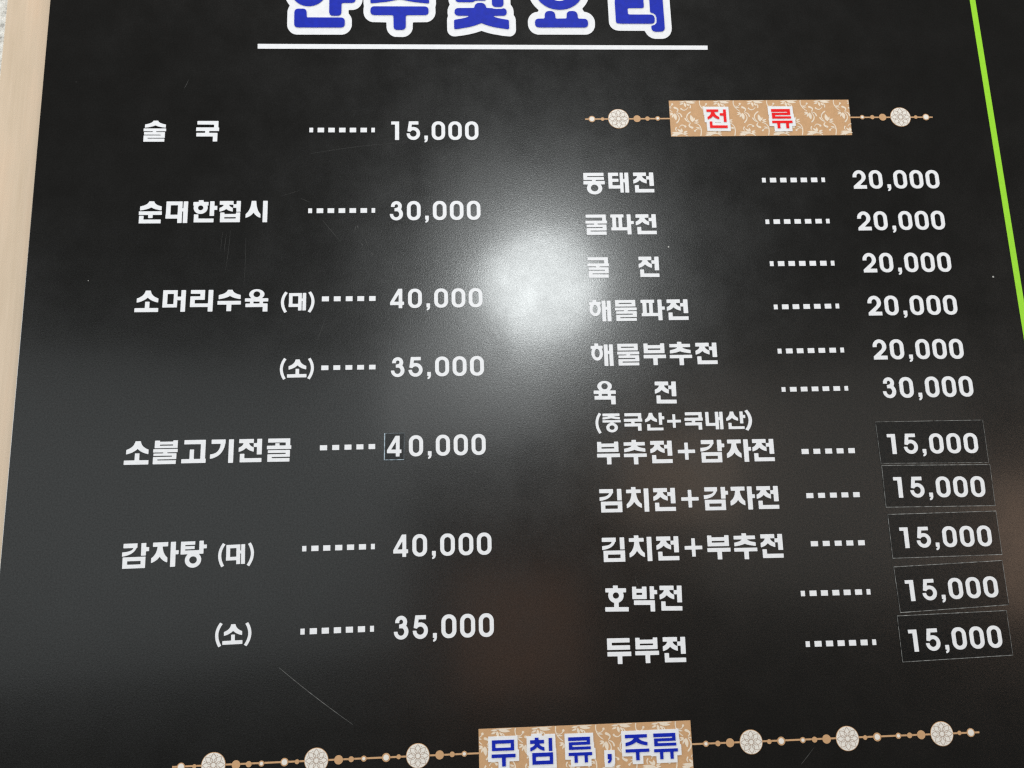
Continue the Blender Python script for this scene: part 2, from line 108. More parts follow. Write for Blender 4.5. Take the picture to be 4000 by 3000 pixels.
'0': [[316,6,272,11,224,23,188,38,149,61,111,91,81,122,53,160,33,199,13,259,6,316,7,701,21,768,48,831,91,889,140,933,201,968,265,988,321,995,411,993,456,986,496,973,539,953,574,931,608,901,636,870,661,833,681,793,698,735,704,683,703,299,691,236,663,171,623,115,575,71,517,36,461,16,398,6],[341,166,293,177,256,199,222,236,202,278,195,323,195,678,199,711,209,741,224,768,246,792,271,811,298,825,328,833,361,835,408,826,453,802,487,766,509,721,515,676,515,321,511,288,500,256,483,228,461,204,433,185,403,172,373,166]],
'1': [[21,15,11,18,5,31,5,156,9,171,23,175,186,175,198,180,204,191,207,988,213,993,223,995,407,993,413,987,415,973,413,23,408,17,396,15]],
'2': [[331,6,263,16,201,38,143,73,91,122,51,178,23,240,8,308,5,346,7,376,13,383,23,385,191,382,196,373,195,336,202,296,214,263,232,233,253,210,283,189,316,178,346,175,381,182,411,197,438,221,459,251,475,286,483,323,485,361,480,401,439,483,426,500,11,840,5,858,6,986,13,993,26,995,687,993,693,987,695,973,695,823,693,813,688,807,378,805,363,803,357,796,360,786,369,776,593,568,613,546,666,463,682,396,685,338,676,271,656,211,623,152,580,101,526,58,466,28,401,10]],
'3': [[328,6,274,13,223,31,175,58,136,93,103,136,81,183,68,236,67,291,71,301,83,305,248,304,255,296,250,258,256,226,270,201,291,181,321,167,351,166,381,176,406,196,424,226,430,258,424,293,407,323,388,340,368,350,348,354,323,355,301,369,258,371,247,378,246,521,248,527,253,529,281,525,391,526,411,534,437,556,467,598,483,646,484,696,469,748,443,788,406,819,361,837,336,840,311,839,283,832,258,821,236,806,215,786,199,763,187,738,179,711,174,676,168,667,18,666,8,671,6,683,15,748,36,805,71,863,113,908,163,946,220,973,286,990,348,995,407,988,473,968,529,938,581,896,621,847,651,791,669,731,675,663,668,606,648,543,621,493,569,428,571,416,591,378,603,346,614,281,613,246,608,213,598,180,583,147,563,116,538,87,508,61,477,41,445,26,406,13,366,7]],
'4': [[426,6,413,9,403,22,11,683,5,703,6,823,11,832,23,835,421,836,431,842,435,853,435,978,439,991,456,995,603,994,611,991,614,981,615,861,618,844,633,835,697,833,703,827,705,813,703,673,691,666,628,664,620,658,615,646,614,16,609,8,598,5],[426,320,416,326,405,341,219,636,213,651,218,662,236,665,411,665,423,663,432,656,435,636,435,346,433,328]],
'5': [[138,6,126,11,122,26,49,511,50,528,67,536,191,561,201,557,216,536,243,511,288,486,313,479,343,475,373,476,401,482,431,495,458,512,480,533,499,558,514,588,522,616,525,646,523,678,507,728,475,773,453,791,428,807,378,823,341,825,306,819,271,806,238,785,214,761,195,731,182,698,173,653,163,646,26,645,11,648,6,660,8,691,23,758,51,820,91,876,138,921,198,958,266,983,336,994,408,991,470,976,530,948,584,911,631,862,666,808,691,746,703,682,703,618,691,554,666,492,633,441,588,393,541,358,480,328,416,311,346,305,266,314,257,306,257,288,273,193,277,183,286,177,596,175,611,171,615,156,613,13,608,7,596,5]],
',': [[21,765,8,771,5,781,6,953,9,961,16,964,61,967,69,978,66,993,55,1018,23,1041,16,1051,16,1111,19,1118,28,1122,68,1116,83,1111,139,1071,153,1050,184,973,185,786,182,771,171,766]],
'dot': [[16,0,3,7,0,26,0,973,1,988,5,996,28,1000,973,1000,995,996,999,988,1000,971,1000,28,996,5,988,1,973,0]]
}
BANNER_GLYPHS = {
'전': [[8,0,2,3,0,11,0,118,4,128,216,130,223,132,226,138,219,176,204,223,189,256,164,296,143,320,106,355,31,403,30,516,33,526,53,523,108,504,186,466,247,421,304,358,311,355,378,419,446,464,533,504,606,526,618,526,620,513,618,402,528,351,491,321,466,295,436,253,420,223,405,183,395,138,398,132,406,130,596,128,600,116,598,3,586,0],[848,0,842,3,840,11,838,196,828,200,673,200,663,202,660,213,661,323,664,328,671,330,828,330,838,333,840,343,842,666,853,670,973,669,978,666,980,656,980,8,978,3,971,0],[128,640,121,646,120,656,120,976,122,986,126,989,993,990,1008,986,1010,861,1008,854,1003,851,256,849,250,838,248,644,238,640]],
'류': [[8,0,1,6,0,18,0,141,3,148,8,150,778,150,788,153,790,163,789,193,786,198,778,200,26,201,21,206,20,216,20,496,24,508,933,510,948,506,950,401,948,394,943,391,183,390,173,388,170,378,170,328,173,322,181,320,926,318,930,303,930,13,926,2],[8,620,2,623,0,631,0,738,4,748,228,750,238,754,240,1018,242,1026,248,1030,368,1030,378,1026,380,763,381,756,386,751,666,752,670,763,672,1026,681,1030,796,1030,806,1028,810,1021,810,763,812,753,823,750,991,750,996,748,1000,741,1000,631,998,623,991,620]],
'무': [[28,0,21,6,20,16,20,406,22,416,26,419,933,420,948,416,950,16,946,2],[178,140,172,143,170,153,170,288,176,299,796,300,806,298,809,293,810,151,808,144,803,141],[8,550,2,553,0,563,0,678,6,689,416,690,428,693,430,706,430,1018,432,1026,438,1030,578,1030,588,1026,590,703,593,692,606,690,988,690,996,688,1000,681,1000,561,998,553,991,550]],
'침': [[218,0,210,8,210,81,206,88,11,90,1,96,0,218,4,228,201,230,208,232,211,236,204,253,188,276,146,313,86,344,3,371,0,383,2,506,13,507,73,491,166,456,240,413,275,386,303,358,311,355,383,414,451,452,546,489,616,507,628,506,630,493,628,373,621,368,546,346,478,314,433,276,417,253,410,236,413,231,421,230,616,228,620,216,618,93,606,90,388,90,383,88,380,81,380,11,376,2],[828,30,822,33,820,43,821,513,824,518,831,520,973,519,978,516,980,506,979,36,968,30],[88,570,81,576,80,586,80,996,82,1006,86,1009,983,1010,998,1006,1000,586,996,572],[248,720,241,726,240,738,240,861,243,868,248,870,836,870,846,868,849,863,850,731,848,724,843,721]],
'주': [[8,0,2,3,0,13,0,128,6,139,353,140,361,141,364,146,353,167,324,201,288,228,251,250,193,274,148,289,13,322,10,331,10,446,11,453,16,458,143,436,271,401,371,361,471,303,526,337,578,364,683,404,816,439,926,458,938,455,940,333,936,321,796,288,696,251,656,229,618,201,590,171,576,146,581,141,588,140,926,138,930,123,930,11,926,2],[8,580,2,583,0,593,0,698,6,709,416,710,428,713,430,726,430,1018,432,1026,438,1030,568,1030,578,1026,580,723,583,712,596,710,988,710,996,708,1000,701,1000,591,998,583,991,580]],
',': [[8,760,2,763,0,771,1,963,8,970,58,970,66,976,50,1018,11,1043,10,1121,13,1127,21,1128,82,1118,145,1073,154,1061,189,978,190,771,188,763,178,760]]
}
BACKINGS = {
'전': [[-139,-150,-147,-147,-150,-134,-150,266,-147,277,-124,282,-120,293,-120,668,-112,679,-42,680,-31,688,-27,1137,1141,1140,1158,1136,1160,713,1156,702,1133,697,1130,686,1127,-147],[403,665,400,691,411,700,676,700,689,691,678,680,476,680]],
'류': [[-139,-150,-147,-147,-150,-134,-150,283,-148,296,-130,311,-130,453,-132,466,-147,473,-150,483,-148,896,87,903,90,1166,98,1179,956,1178,960,1166,962,906,973,900,1138,900,1150,888,1150,483,1143,471,1108,469,1100,461,1100,251,1082,236,1080,226,1077,-147]],
'무': [[-119,-150,-127,-147,-130,-134,-130,388,-150,413,-149,833,-134,840,276,842,280,856,280,1166,285,1178,733,1179,740,1166,743,843,1136,840,1148,836,1150,413,1143,401,1108,399,1100,388,1100,-132,1096,-148]],
'침': [[71,-150,61,-142,60,-72,53,-61,-137,-60,-150,-49,-150,648,-142,659,-79,660,-70,671,-68,1156,-49,1160,1146,1158,1150,1143,1150,436,1148,425,1133,417,1130,406,1127,-117,681,-120,671,-112,670,-69,663,-61,543,-60,531,-69,530,-139,521,-150]],
'주': [[-139,-150,-148,-144,-150,-132,-150,276,-140,308,-140,418,-150,448,-150,843,-145,858,276,862,280,876,280,1166,286,1178,711,1180,726,1178,730,1168,733,863,1136,860,1148,856,1150,443,1143,431,1098,429,1090,421,1090,183,1080,156,1080,-134,1076,-148]],
',': [[-139,610,-147,613,-150,626,-150,1101,-140,1131,-138,1276,-124,1280,153,1280,233,1267,300,1218,339,1128,338,616,323,610]]
}
TITLE_GLYPHS = {
'안': [[651,1,628,5,609,18,596,38,591,61,591,703,603,736,631,756,658,760,743,759,761,755,777,746,788,733,797,716,800,691,800,566,806,548,823,540,976,540,1008,532,1027,516,1037,493,1039,416,1033,396,1024,381,1011,370,993,363,826,360,806,353,800,333,800,71,793,36,778,15,753,3],[223,21,163,29,106,49,54,78,8,118,-27,163,-53,216,-67,271,-69,326,-60,383,-39,435,-8,483,33,526,83,560,138,584,196,597,258,599,318,590,375,571,426,542,471,503,506,458,532,406,546,353,549,296,540,238,520,186,488,136,448,95,398,61,343,37,286,23],[238,201,198,209,162,233,139,268,131,311,139,353,163,388,198,411,241,419,283,411,318,387,342,351,349,308,340,266,316,231,281,208],[61,641,38,646,18,659,5,678,0,703,2,908,15,938,41,955,78,960,796,960,816,957,833,948,847,936,856,918,860,883,856,833,841,808,818,794,786,790,228,789,218,785,212,776,208,691,201,671,188,656,173,646,153,641]],
'주': [[91,1,71,5,53,14,41,28,32,48,33,113,42,133,58,149,76,157,96,160,353,160,368,166,371,176,357,203,328,238,293,268,253,294,155,338,21,376,7,383,0,403,0,518,2,536,11,545,28,548,98,542,266,523,376,504,501,473,628,505,758,527,968,548,986,547,996,540,1000,521,1000,408,998,393,993,383,978,376,846,338,746,293,706,267,671,237,643,203,629,176,633,165,648,160,903,160,938,152,952,141,963,126,970,88,965,41,956,23,941,10,921,2,896,0],[61,601,38,605,22,616,9,631,2,651,0,686,5,711,18,731,36,743,71,750,363,750,383,756,390,776,393,953,400,971,413,986,428,995,448,999,548,998,571,990,588,973,596,958,600,938,600,773,604,761,611,754,631,750,938,748,958,742,973,730,984,713,989,693,989,656,981,630,961,610,933,601]],
'및': [[83,0,63,4,46,16,34,33,30,53,30,471,34,496,45,513,61,524,83,530,306,530,326,526,358,508,381,501,528,501,543,496,548,485,550,466,550,63,546,36,536,17,518,5,493,0],[711,1,688,5,669,18,657,36,651,58,651,556,663,586,691,606,718,610,796,609,816,603,833,590,844,573,849,551,849,56,838,26,811,5,786,0],[258,171,239,178,231,196,230,331,233,353,241,364,256,369,343,367,354,358,360,341,360,208,356,186,348,176,336,171],[428,541,401,546,376,562,360,583,346,621,336,628,71,631,48,636,28,649,14,673,11,706,22,733,43,752,76,760,231,761,251,768,237,781,191,796,118,812,23,827,8,834,1,846,0,866,0,966,8,983,23,987,73,982,241,954,346,927,461,885,576,926,693,956,893,986,913,987,925,981,930,963,930,858,928,843,921,833,908,828,813,813,736,797,686,781,672,768,679,763,698,761,841,759,870,751,890,731,899,703,895,671,878,646,851,633,798,644,716,645,688,642,648,631,566,628,553,620,536,576,513,554,481,541]],
'요': [[408,-19,326,-9,248,15,178,52,118,99,71,156,39,218,23,283,22,353,39,421,71,483,116,538,178,588,248,625,326,649,408,659,488,656,566,641,633,615,697,578,752,531,794,476,823,416,838,351,838,286,822,221,793,163,750,108,696,61,633,25,563,-1,486,-17],[418,131,378,137,343,149,310,168,281,194,258,224,241,258,232,293,231,331,237,368,251,403,271,434,298,462,331,484,366,500,406,508,443,509,482,503,518,490,551,471,581,444,603,414,619,381,628,346,629,308,623,273,610,238,589,206,562,178,531,156,496,141,458,132],[241,680,206,690,182,713,172,741,169,793,161,806,146,810,51,812,28,821,12,836,1,866,3,913,16,938,41,955,78,960,836,960,856,957,873,948,887,936,895,921,900,898,899,866,893,846,884,831,868,818,848,812,756,810,738,805,731,793,729,743,722,721,706,698,683,685,658,680,608,681,586,685,568,696,553,711,545,728,539,793,528,807,383,810,363,808,353,799,347,733,338,713,326,698,293,682]],
'리': [[661,0,635,6,613,19,598,41,591,66,590,683,592,696,598,705,648,721,665,733,678,750,689,783,689,848,684,873,671,896,643,917,598,930,592,941,591,963,595,983,604,1001,616,1013,633,1024,663,1030,753,1029,778,1023,799,1008,814,986,819,961,819,68,815,48,807,31,793,16,778,7,748,0],[36,101,13,108,2,128,0,221,7,246,21,256,38,260,258,260,281,264,288,273,290,286,290,443,286,461,271,469,38,470,18,475,7,486,0,516,0,838,1,861,8,877,28,889,76,895,593,895,616,892,636,882,649,868,657,851,659,798,648,766,621,745,588,740,236,740,219,736,211,723,211,651,215,638,223,632,453,630,476,624,487,611,490,586,490,146,488,126,482,113,468,103,448,100]]
}
OUTLINES = {
'안': [[633,-117,593,-108,556,-90,531,-72,496,-30,488,-27,397,-69,353,-83,308,-93,263,-97,213,-97,161,-91,116,-80,36,-48,-36,-2,-92,53,-137,118,-163,173,-180,233,-187,291,-185,356,-174,413,-152,473,-125,523,-81,586,-107,641,-117,683,-117,903,-114,938,-102,973,-83,1006,-54,1036,-27,1055,13,1071,53,1077,816,1077,856,1069,896,1050,932,1018,954,988,968,957,976,926,977,831,971,801,959,771,920,716,919,668,923,661,931,658,1001,657,1046,645,1086,623,1121,588,1143,550,1156,506,1157,411,1151,373,1139,341,1122,313,1096,285,1071,267,1016,246,933,242,921,237,918,223,917,56,914,26,893,-29,858,-72,818,-99,773,-115]],
'주': [[73,-117,18,-102,-29,-71,-50,-49,-67,-23,-79,7,-86,36,-87,116,-77,161,-52,207,-7,253,-12,261,-59,279,-86,301,-107,333,-117,371,-117,551,-109,598,-117,646,-116,713,-109,743,-97,773,-79,800,-57,823,-14,851,36,866,266,870,272,881,273,956,281,996,303,1040,336,1076,373,1100,416,1114,546,1117,586,1112,623,1097,654,1076,685,1043,702,1013,714,978,718,883,723,871,738,868,963,865,1018,844,1063,807,1092,763,1106,713,1107,651,1103,613,1117,556,1117,378,1108,336,1086,301,1057,278,1013,261,1007,256,1010,248,1047,213,1064,188,1080,151,1087,113,1087,46,1080,8,1059,-37,1028,-72,1006,-90,978,-104,951,-113,921,-117]],
'및': [[66,-117,13,-104,-34,-72,-53,-52,-69,-27,-80,1,-86,28,-87,488,-82,523,-66,568,-92,618,-104,656,-107,711,-99,761,-114,803,-117,838,-117,1001,-109,1033,-92,1062,-69,1084,-42,1099,-14,1106,18,1107,151,1090,256,1071,351,1048,461,1013,551,1042,633,1064,818,1096,938,1107,973,1099,1003,1081,1031,1049,1045,1011,1047,826,1039,788,1015,743,1017,681,1011,641,998,608,972,571,968,558,967,46,956,-4,931,-48,903,-77,876,-96,841,-110,806,-117,683,-116,651,-107,603,-87,551,-110,511,-117]],
'요': [[396,-137,326,-129,256,-112,183,-85,118,-50,61,-8,9,43,-30,96,-61,151,-85,218,-96,286,-97,351,-85,421,-62,486,-33,541,8,596,66,653,71,666,64,683,56,691,3,702,-42,724,-74,754,-94,782,-111,821,-117,858,-116,923,-103,971,-79,1010,-44,1044,-2,1066,43,1077,846,1077,878,1074,910,1063,951,1039,986,1001,1009,953,1017,906,1017,856,1013,828,1000,793,982,763,953,733,923,713,891,700,841,688,816,641,819,631,874,568,903,523,930,468,948,408,957,346,956,283,945,221,924,158,887,91,837,28,783,-21,713,-67,641,-100,563,-123,481,-136],[428,248,396,255,371,271,353,296,348,323,356,351,375,373,403,388,433,392,466,384,490,368,506,346,512,318,504,291,486,268,458,253]],
'리': [[643,-117,601,-108,558,-88,529,-64,496,-23,486,-17,11,-16,-22,-8,-49,6,-76,28,-96,53,-110,83,-117,116,-115,256,-107,286,-93,311,-72,336,-45,358,-42,366,-94,421,-107,446,-116,478,-117,871,-111,903,-97,936,-75,963,-47,986,-7,1003,48,1012,471,1013,481,1021,513,1077,545,1108,593,1135,643,1147,763,1147,808,1139,838,1126,866,1108,890,1086,908,1061,929,1016,937,968,937,71,933,28,919,-12,898,-45,871,-74,836,-97,803,-110,771,-117]]
}
MEDALLION_LINES = [[491,24,453,64,421,107,393,156,376,199,312,175,252,162,172,156,168,158,166,167,157,169,158,216,168,286,181,332,199,376,136,403,78,442,25,489,24,493,27,501,24,508,56,540,106,578,154,606,199,624,175,688,162,748,156,828,158,832,167,834,169,843,216,842,286,832,332,819,376,801,403,864,442,922,489,975,493,976,501,973,508,976,540,944,578,894,606,846,624,801,688,825,748,838,828,844,832,842,834,833,843,831,842,784,832,714,819,668,801,624,864,597,922,558,975,511,976,507,973,499,976,492,944,460,894,422,846,394,801,376,825,312,838,252,844,172,842,168,833,166,831,157,784,158,714,168,668,181,624,199,597,136,558,78,511,25,507,24,499,27],[498,48,469,79,434,127,415,162,397,209,399,213,439,240,463,273,470,292,475,319,472,376,526,377,528,374,525,319,530,291,538,272,561,240,601,213,603,208,585,161,565,126,524,71,504,49],[337,98,325,107,323,122,332,133,347,134,358,126,359,112,352,101],[654,98,643,107,641,122,650,133,664,134,675,126,677,112,669,101],[182,179,179,184,180,221,189,281,204,331,222,367,226,368,266,360,289,360,316,367,353,389,368,403,391,431,394,432,409,414,432,393,389,353,367,316,360,289,360,266,368,226,367,222,331,204,281,189,233,181],[794,179,747,184,699,194,662,207,632,223,640,263,640,289,633,316,611,353,568,393,591,414,606,432,609,431,632,403,647,389,684,367,714,360,741,360,774,368,779,366,793,337,806,301,815,261,820,221,820,181],[389,235,381,271,383,291,389,311,398,328,413,347,440,371,448,373,452,356,454,329,445,288,436,271,423,255,399,238],[606,235,574,258,554,289,546,331,549,364,553,374,587,347,603,327,612,309,617,291,619,268,612,238,609,235],[112,323,101,331,98,346,107,357,122,359,133,350,134,336,126,325],[878,323,867,332,866,347,874,358,888,359,899,352,902,337,893,325],[266,382,239,387,235,392,254,422,274,438,297,448,328,454,356,452,373,448,371,441,352,418,324,395,292,383],[717,382,691,388,668,401,647,419,629,441,627,448,661,454,686,452,711,446,733,433,752,414,765,391,743,383],[206,398,161,415,127,434,79,469,49,497,48,501,51,505,93,542,153,581,209,603,213,601,240,561,272,538,291,530,319,525,377,527,376,472,319,475,292,470,273,463,241,440,213,399],[788,398,760,439,728,462,709,470,681,475,624,472,623,527,681,525,709,530,728,538,760,561,787,601,791,603,847,581,907,542,949,505,952,501,951,497,921,469,873,434,826,409,796,398],[489,400,452,412,431,428,421,438,410,456,403,474,400,508,409,542,431,572,462,592,491,600,508,600,542,591,572,569,592,538,600,509,600,492,597,474,588,453,572,431,562,421,544,410,526,403,508,400],[326,547,293,553,267,567,244,591,235,606,235,611,257,617,281,619,308,612,332,600,352,582,374,553,356,548],[658,547,631,550,626,554,649,583,676,605,696,614,719,619,743,617,765,611,763,603,751,584,726,562,693,549],[393,568,353,611,316,633,289,640,266,640,226,632,222,633,204,669,189,719,180,779,181,820,221,820,281,811,331,796,367,778,368,774,360,734,360,711,367,684,389,647,432,607],[606,568,591,586,568,607,611,647,633,684,640,711,640,734,632,774,633,778,669,796,719,811,779,820,819,820,820,779,811,719,796,669,778,633,774,632,734,640,711,640,684,633,647,611,632,597,609,569],[474,623,472,626,475,681,470,709,462,728,439,760,399,787,397,792,415,839,435,874,475,928,501,952,531,921,566,873,585,838,603,791,601,787,561,760,537,727,530,708,525,681,528,624],[444,627,412,654,396,674,388,691,383,709,381,731,387,759,391,765,407,757,424,744,437,727,446,711,452,686,454,663,450,629],[552,627,548,644,546,671,554,711,563,727,576,744,593,757,609,765,613,759,619,731,617,709,612,691,603,673,587,653,560,629],[112,641,101,648,98,663,107,675,122,677,133,668,134,653,126,642],[878,641,867,650,866,664,874,675,888,677,899,669,902,654,893,643],[336,866,325,874,323,888,331,899,346,902,357,893,359,878,350,867],[653,866,642,874,641,888,648,899,663,902,675,893,677,878,668,867]]
RUNS = [('item_name','white vinyl lettering reading 술국',[('술',-0.30293,1.96348,0.01857,0.01933,-0.00669),('국',-0.25965,1.96319,0.01889,0.01909,-0.00669)]),
 ('dot_leader','row of white dots after 술국',[('dot',-0.1652,1.97128,0.00312,0.00417,-0.00602),('dot',-0.15827,1.97124,0.00537,0.00417,-0.00602),('dot',-0.14929,1.97119,0.00537,0.00417,-0.00602),('dot',-0.14021,1.97113,0.00537,0.00417,-0.00602),('dot',-0.13124,1.97108,0.00537,0.00417,-0.00602),('dot',-0.12216,1.97103,0.00537,0.00417,-0.00602),('dot',-0.11299,1.97097,0.00293,0.00417,-0.00602)]),
 ('price','white vinyl price digits reading 15,000 beside 술국',[('1',-0.09632,1.96367,0.01639,0.01745,-0.00657),('5',-0.08321,1.96359,0.01639,0.01745,-0.00657),(',',-0.06813,1.96349,0.01639,0.01745,-0.00657),('0',-0.0619,1.96345,0.01639,0.01745,-0.00657),('0',-0.04764,1.96335,0.01639,0.01745,-0.00657),('0',-0.03338,1.96326,0.01639,0.01745,-0.00657)]),
 ('item_name','white vinyl lettering reading 순대한접시',[('순',-0.30262,1.89088,0.01858,0.01946,-0.00583),('대',-0.28102,1.89075,0.01858,0.01946,-0.00583),('한',-0.25942,1.89063,0.01858,0.01946,-0.00583),('접',-0.23781,1.8905,0.01858,0.01946,-0.00583),('시',-0.21621,1.89037,0.01858,0.01946,-0.00583)]),
 ('dot_leader','row of white dots after 순대한접시',[('dot',-0.16497,1.89837,0.00313,0.00415,-0.006),('dot',-0.15802,1.89833,0.00538,0.00415,-0.006),('dot',-0.14903,1.89828,0.00538,0.00415,-0.006),('dot',-0.13993,1.89822,0.00538,0.00415,-0.006),('dot',-0.13094,1.89817,0.00538,0.00415,-0.006),('dot',-0.12184,1.89811,0.00538,0.00415,-0.006),('dot',-0.11265,1.89806,0.00293,0.00415,-0.006)]),
 ('price','white vinyl price digits reading 30,000 beside 순대한접시',[('3',-0.09769,1.89102,0.01637,0.01729,-0.00565),('0',-0.08345,1.89094,0.01637,0.01729,-0.00565),(',',-0.06823,1.89085,0.01637,0.01729,-0.00565),('0',-0.06185,1.89082,0.01637,0.01729,-0.00565),('0',-0.04761,1.89074,0.01637,0.01729,-0.00565),('0',-0.03337,1.89066,0.01637,0.01729,-0.00565)]),
 ('item_name','white vinyl lettering reading 소머리수육',[('소',-0.30141,1.81547,0.0187,0.01832,-0.00972),('머',-0.27967,1.81526,0.0187,0.01832,-0.00972),('리',-0.25793,1.81505,0.0187,0.01832,-0.00972),('수',-0.23619,1.81484,0.0187,0.01832,-0.00972),('육',-0.21446,1.81463,0.0187,0.01832,-0.00972)]),
 ('item_name','small white vinyl lettering (대) after 소머리수육',[('(',-0.18589,1.81448,0.01698,0.01519,-0.01837),('대',-0.17933,1.81436,0.01457,0.0152,-0.00329),(')',-0.1633,1.81428,0.01704,0.01522,-0.01836)]),
 ('dot_leader','row of white dots after 소머리수육',[('dot',-0.15268,1.82193,0.00561,0.00413,-0.00874),('dot',-0.14305,1.82185,0.00543,0.00413,-0.00874),('dot',-0.13341,1.82176,0.00543,0.00413,-0.00874),('dot',-0.12405,1.82168,0.00543,0.00413,-0.00874),('dot',-0.11451,1.8216,0.00515,0.00413,-0.00874)]),
 ('price','white vinyl price digits reading 40,000 beside 소머리수육',[('4',-0.09762,1.81498,0.01616,0.01665,-0.00667),('0',-0.08308,1.81488,0.01616,0.01665,-0.00667),(',',-0.06805,1.81478,0.01616,0.01665,-0.00667),('0',-0.06175,1.81474,0.01616,0.01665,-0.00667),('0',-0.04753,1.81465,0.01616,0.01665,-0.00667),('0',-0.03347,1.81455,0.01616,0.01665,-0.00667)]),
 ('item_name','small white vinyl lettering (소) below 소머리수육',[('(',-0.18545,1.75928,0.01614,0.01505,-0.02272),('소',-0.17936,1.75914,0.0154,0.01502,-0.00202),(')',-0.16278,1.75907,0.01634,0.01498,-0.0227)]),
 ('dot_leader','row of white dots after the upper (소)',[('dot',-0.15238,1.76475,0.00558,0.00376,-0.00666),('dot',-0.1428,1.76469,0.00539,0.00376,-0.00666),('dot',-0.13322,1.76463,0.00539,0.00376,-0.00666),('dot',-0.12392,1.76456,0.00539,0.00376,-0.00666),('dot',-0.11444,1.7645,0.00511,0.00376,-0.00666)]),
 ('price','white vinyl price digits reading 35,000 beside the upper (소)',[('3',-0.09712,1.75765,0.01614,0.01649,-0.00524),('5',-0.08308,1.75757,0.01614,0.01649,-0.00524),(',',-0.06806,1.75749,0.01614,0.01649,-0.00524),('0',-0.06177,1.75746,0.01614,0.01649,-0.00524),('0',-0.04772,1.75739,0.01614,0.01649,-0.00524),('0',-0.03368,1.75731,0.01614,0.01649,-0.00524)]),
 ('item_name','white vinyl lettering reading 소불고기전골',[('소',-0.30245,1.69321,0.01871,0.01856,-0.00844),('불',-0.2807,1.69303,0.01871,0.01856,-0.00844),('고',-0.25895,1.69285,0.01871,0.01856,-0.00844),('기',-0.23719,1.69266,0.01871,0.01856,-0.00844),('전',-0.21544,1.69248,0.01871,0.01856,-0.00844),('골',-0.19368,1.69229,0.01871,0.01856,-0.00844)]),
 ('dot_leader','row of white dots after 소불고기전골',[('dot',-0.15257,1.70045,0.00557,0.00397,-0.0015),('dot',-0.14301,1.70043,0.00539,0.00397,-0.0015),('dot',-0.13344,1.70042,0.00539,0.00397,-0.0015),('dot',-0.12414,1.7004,0.00539,0.00397,-0.0015),('dot',-0.11467,1.70039,0.00511,0.00397,-0.0015)]),
 ('price','white vinyl digits reading 0,000 after the price patch with a 4',[('0',-0.08325,1.69362,0.01604,0.01689,-0.00465),(',',-0.06833,1.69355,0.01604,0.01689,-0.00465),('0',-0.06207,1.69352,0.01604,0.01689,-0.00465),('0',-0.04795,1.69346,0.01604,0.01689,-0.00465),('0',-0.03384,1.69339,0.01604,0.01689,-0.00465)]),
 ('item_name','white vinyl lettering reading 감자탕',[('감',-0.2994,1.61484,0.01864,0.01868,0.00804),('자',-0.27773,1.61502,0.01864,0.01868,0.00804),('탕',-0.25606,1.61519,0.01864,0.01868,0.00804)]),
 ('item_name','small white vinyl lettering (대) after 감자탕',[('(',-0.2284,1.61538,0.016,0.01516,-0.03416),('대',-0.222,1.61516,0.01487,0.01508,0.01796),(')',-0.20577,1.61536,0.01619,0.015,-0.0341)]),
 ('dot_leader','row of white dots after 감자탕',[('dot',-0.16491,1.62334,0.00312,0.00404,-0.00202),('dot',-0.15798,1.62332,0.00537,0.00404,-0.00202),('dot',-0.149,1.6233,0.00537,0.00404,-0.00202),('dot',-0.13992,1.62329,0.00537,0.00404,-0.00202),('dot',-0.13094,1.62327,0.00537,0.00404,-0.00202),('dot',-0.12186,1.62325,0.00537,0.00404,-0.00202),('dot',-0.11268,1.62323,0.00293,0.00404,-0.00202)]),
 ('price','white vinyl price digits reading 40,000 beside 감자탕',[('4',-0.09577,1.61664,0.0162,0.01704,-0.0082),('0',-0.08119,1.61652,0.0162,0.01704,-0.0082),(',',-0.06612,1.61639,0.0162,0.01704,-0.0082),('0',-0.0598,1.61634,0.0162,0.01704,-0.0082),('0',-0.04555,1.61623,0.0162,0.01704,-0.0082),('0',-0.03145,1.61611,0.0162,0.01704,-0.0082)]),
 ('item_name','small white vinyl lettering (소) below 감자탕',[('(',-0.22844,1.55735,0.01616,0.01488,-0.03874),('소',-0.22253,1.55712,0.01479,0.01471,0.01175),(')',-0.20597,1.55721,0.01629,0.01454,-0.03869)]),
 ('dot_leader','row of white dots after the lower (소)',[('dot',-0.1651,1.56229,0.0031,0.00423,0.00167),('dot',-0.15822,1.5623,0.00533,0.00423,0.00167),('dot',-0.1493,1.56232,0.00533,0.00423,0.00167),('dot',-0.14028,1.56233,0.00533,0.00423,0.00167),('dot',-0.13136,1.56235,0.00533,0.00423,0.00167),('dot',-0.12235,1.56236,0.00533,0.00423,0.00167),('dot',-0.11324,1.56238,0.00291,0.00423,0.00167)]),
 ('price','white vinyl price digits reading 35,000 beside the lower (소)',[('3',-0.09554,1.5558,0.01631,0.01744,-0.00846),('5',-0.08135,1.55568,0.01631,0.01744,-0.00846),(',',-0.06617,1.55555,0.01631,0.01744,-0.00846),('0',-0.05981,1.5555,0.01631,0.01744,-0.00846),('0',-0.04562,1.55538,0.01631,0.01744,-0.00846),('0',-0.03143,1.55526,0.01631,0.01744,-0.00846)]),
 ('item_name','white vinyl lettering reading 동태전',[('동',0.06647,1.91364,0.01852,0.01863,-0.00275),('태',0.088,1.91358,0.01852,0.01863,-0.00275),('전',0.10953,1.91353,0.01852,0.01863,-0.00275)]),
 ('dot_leader','row of white dots after 동태전',[('dot',0.22204,1.92197,0.00314,0.0042,-0.00361),('dot',0.22901,1.92195,0.0054,0.0042,-0.00361),('dot',0.23805,1.92191,0.0054,0.0042,-0.00361),('dot',0.24718,1.92188,0.0054,0.0042,-0.00361),('dot',0.25621,1.92185,0.0054,0.0042,-0.00361),('dot',0.26534,1.92181,0.0054,0.0042,-0.00361),('dot',0.27458,1.92178,0.00295,0.0042,-0.00361)]),
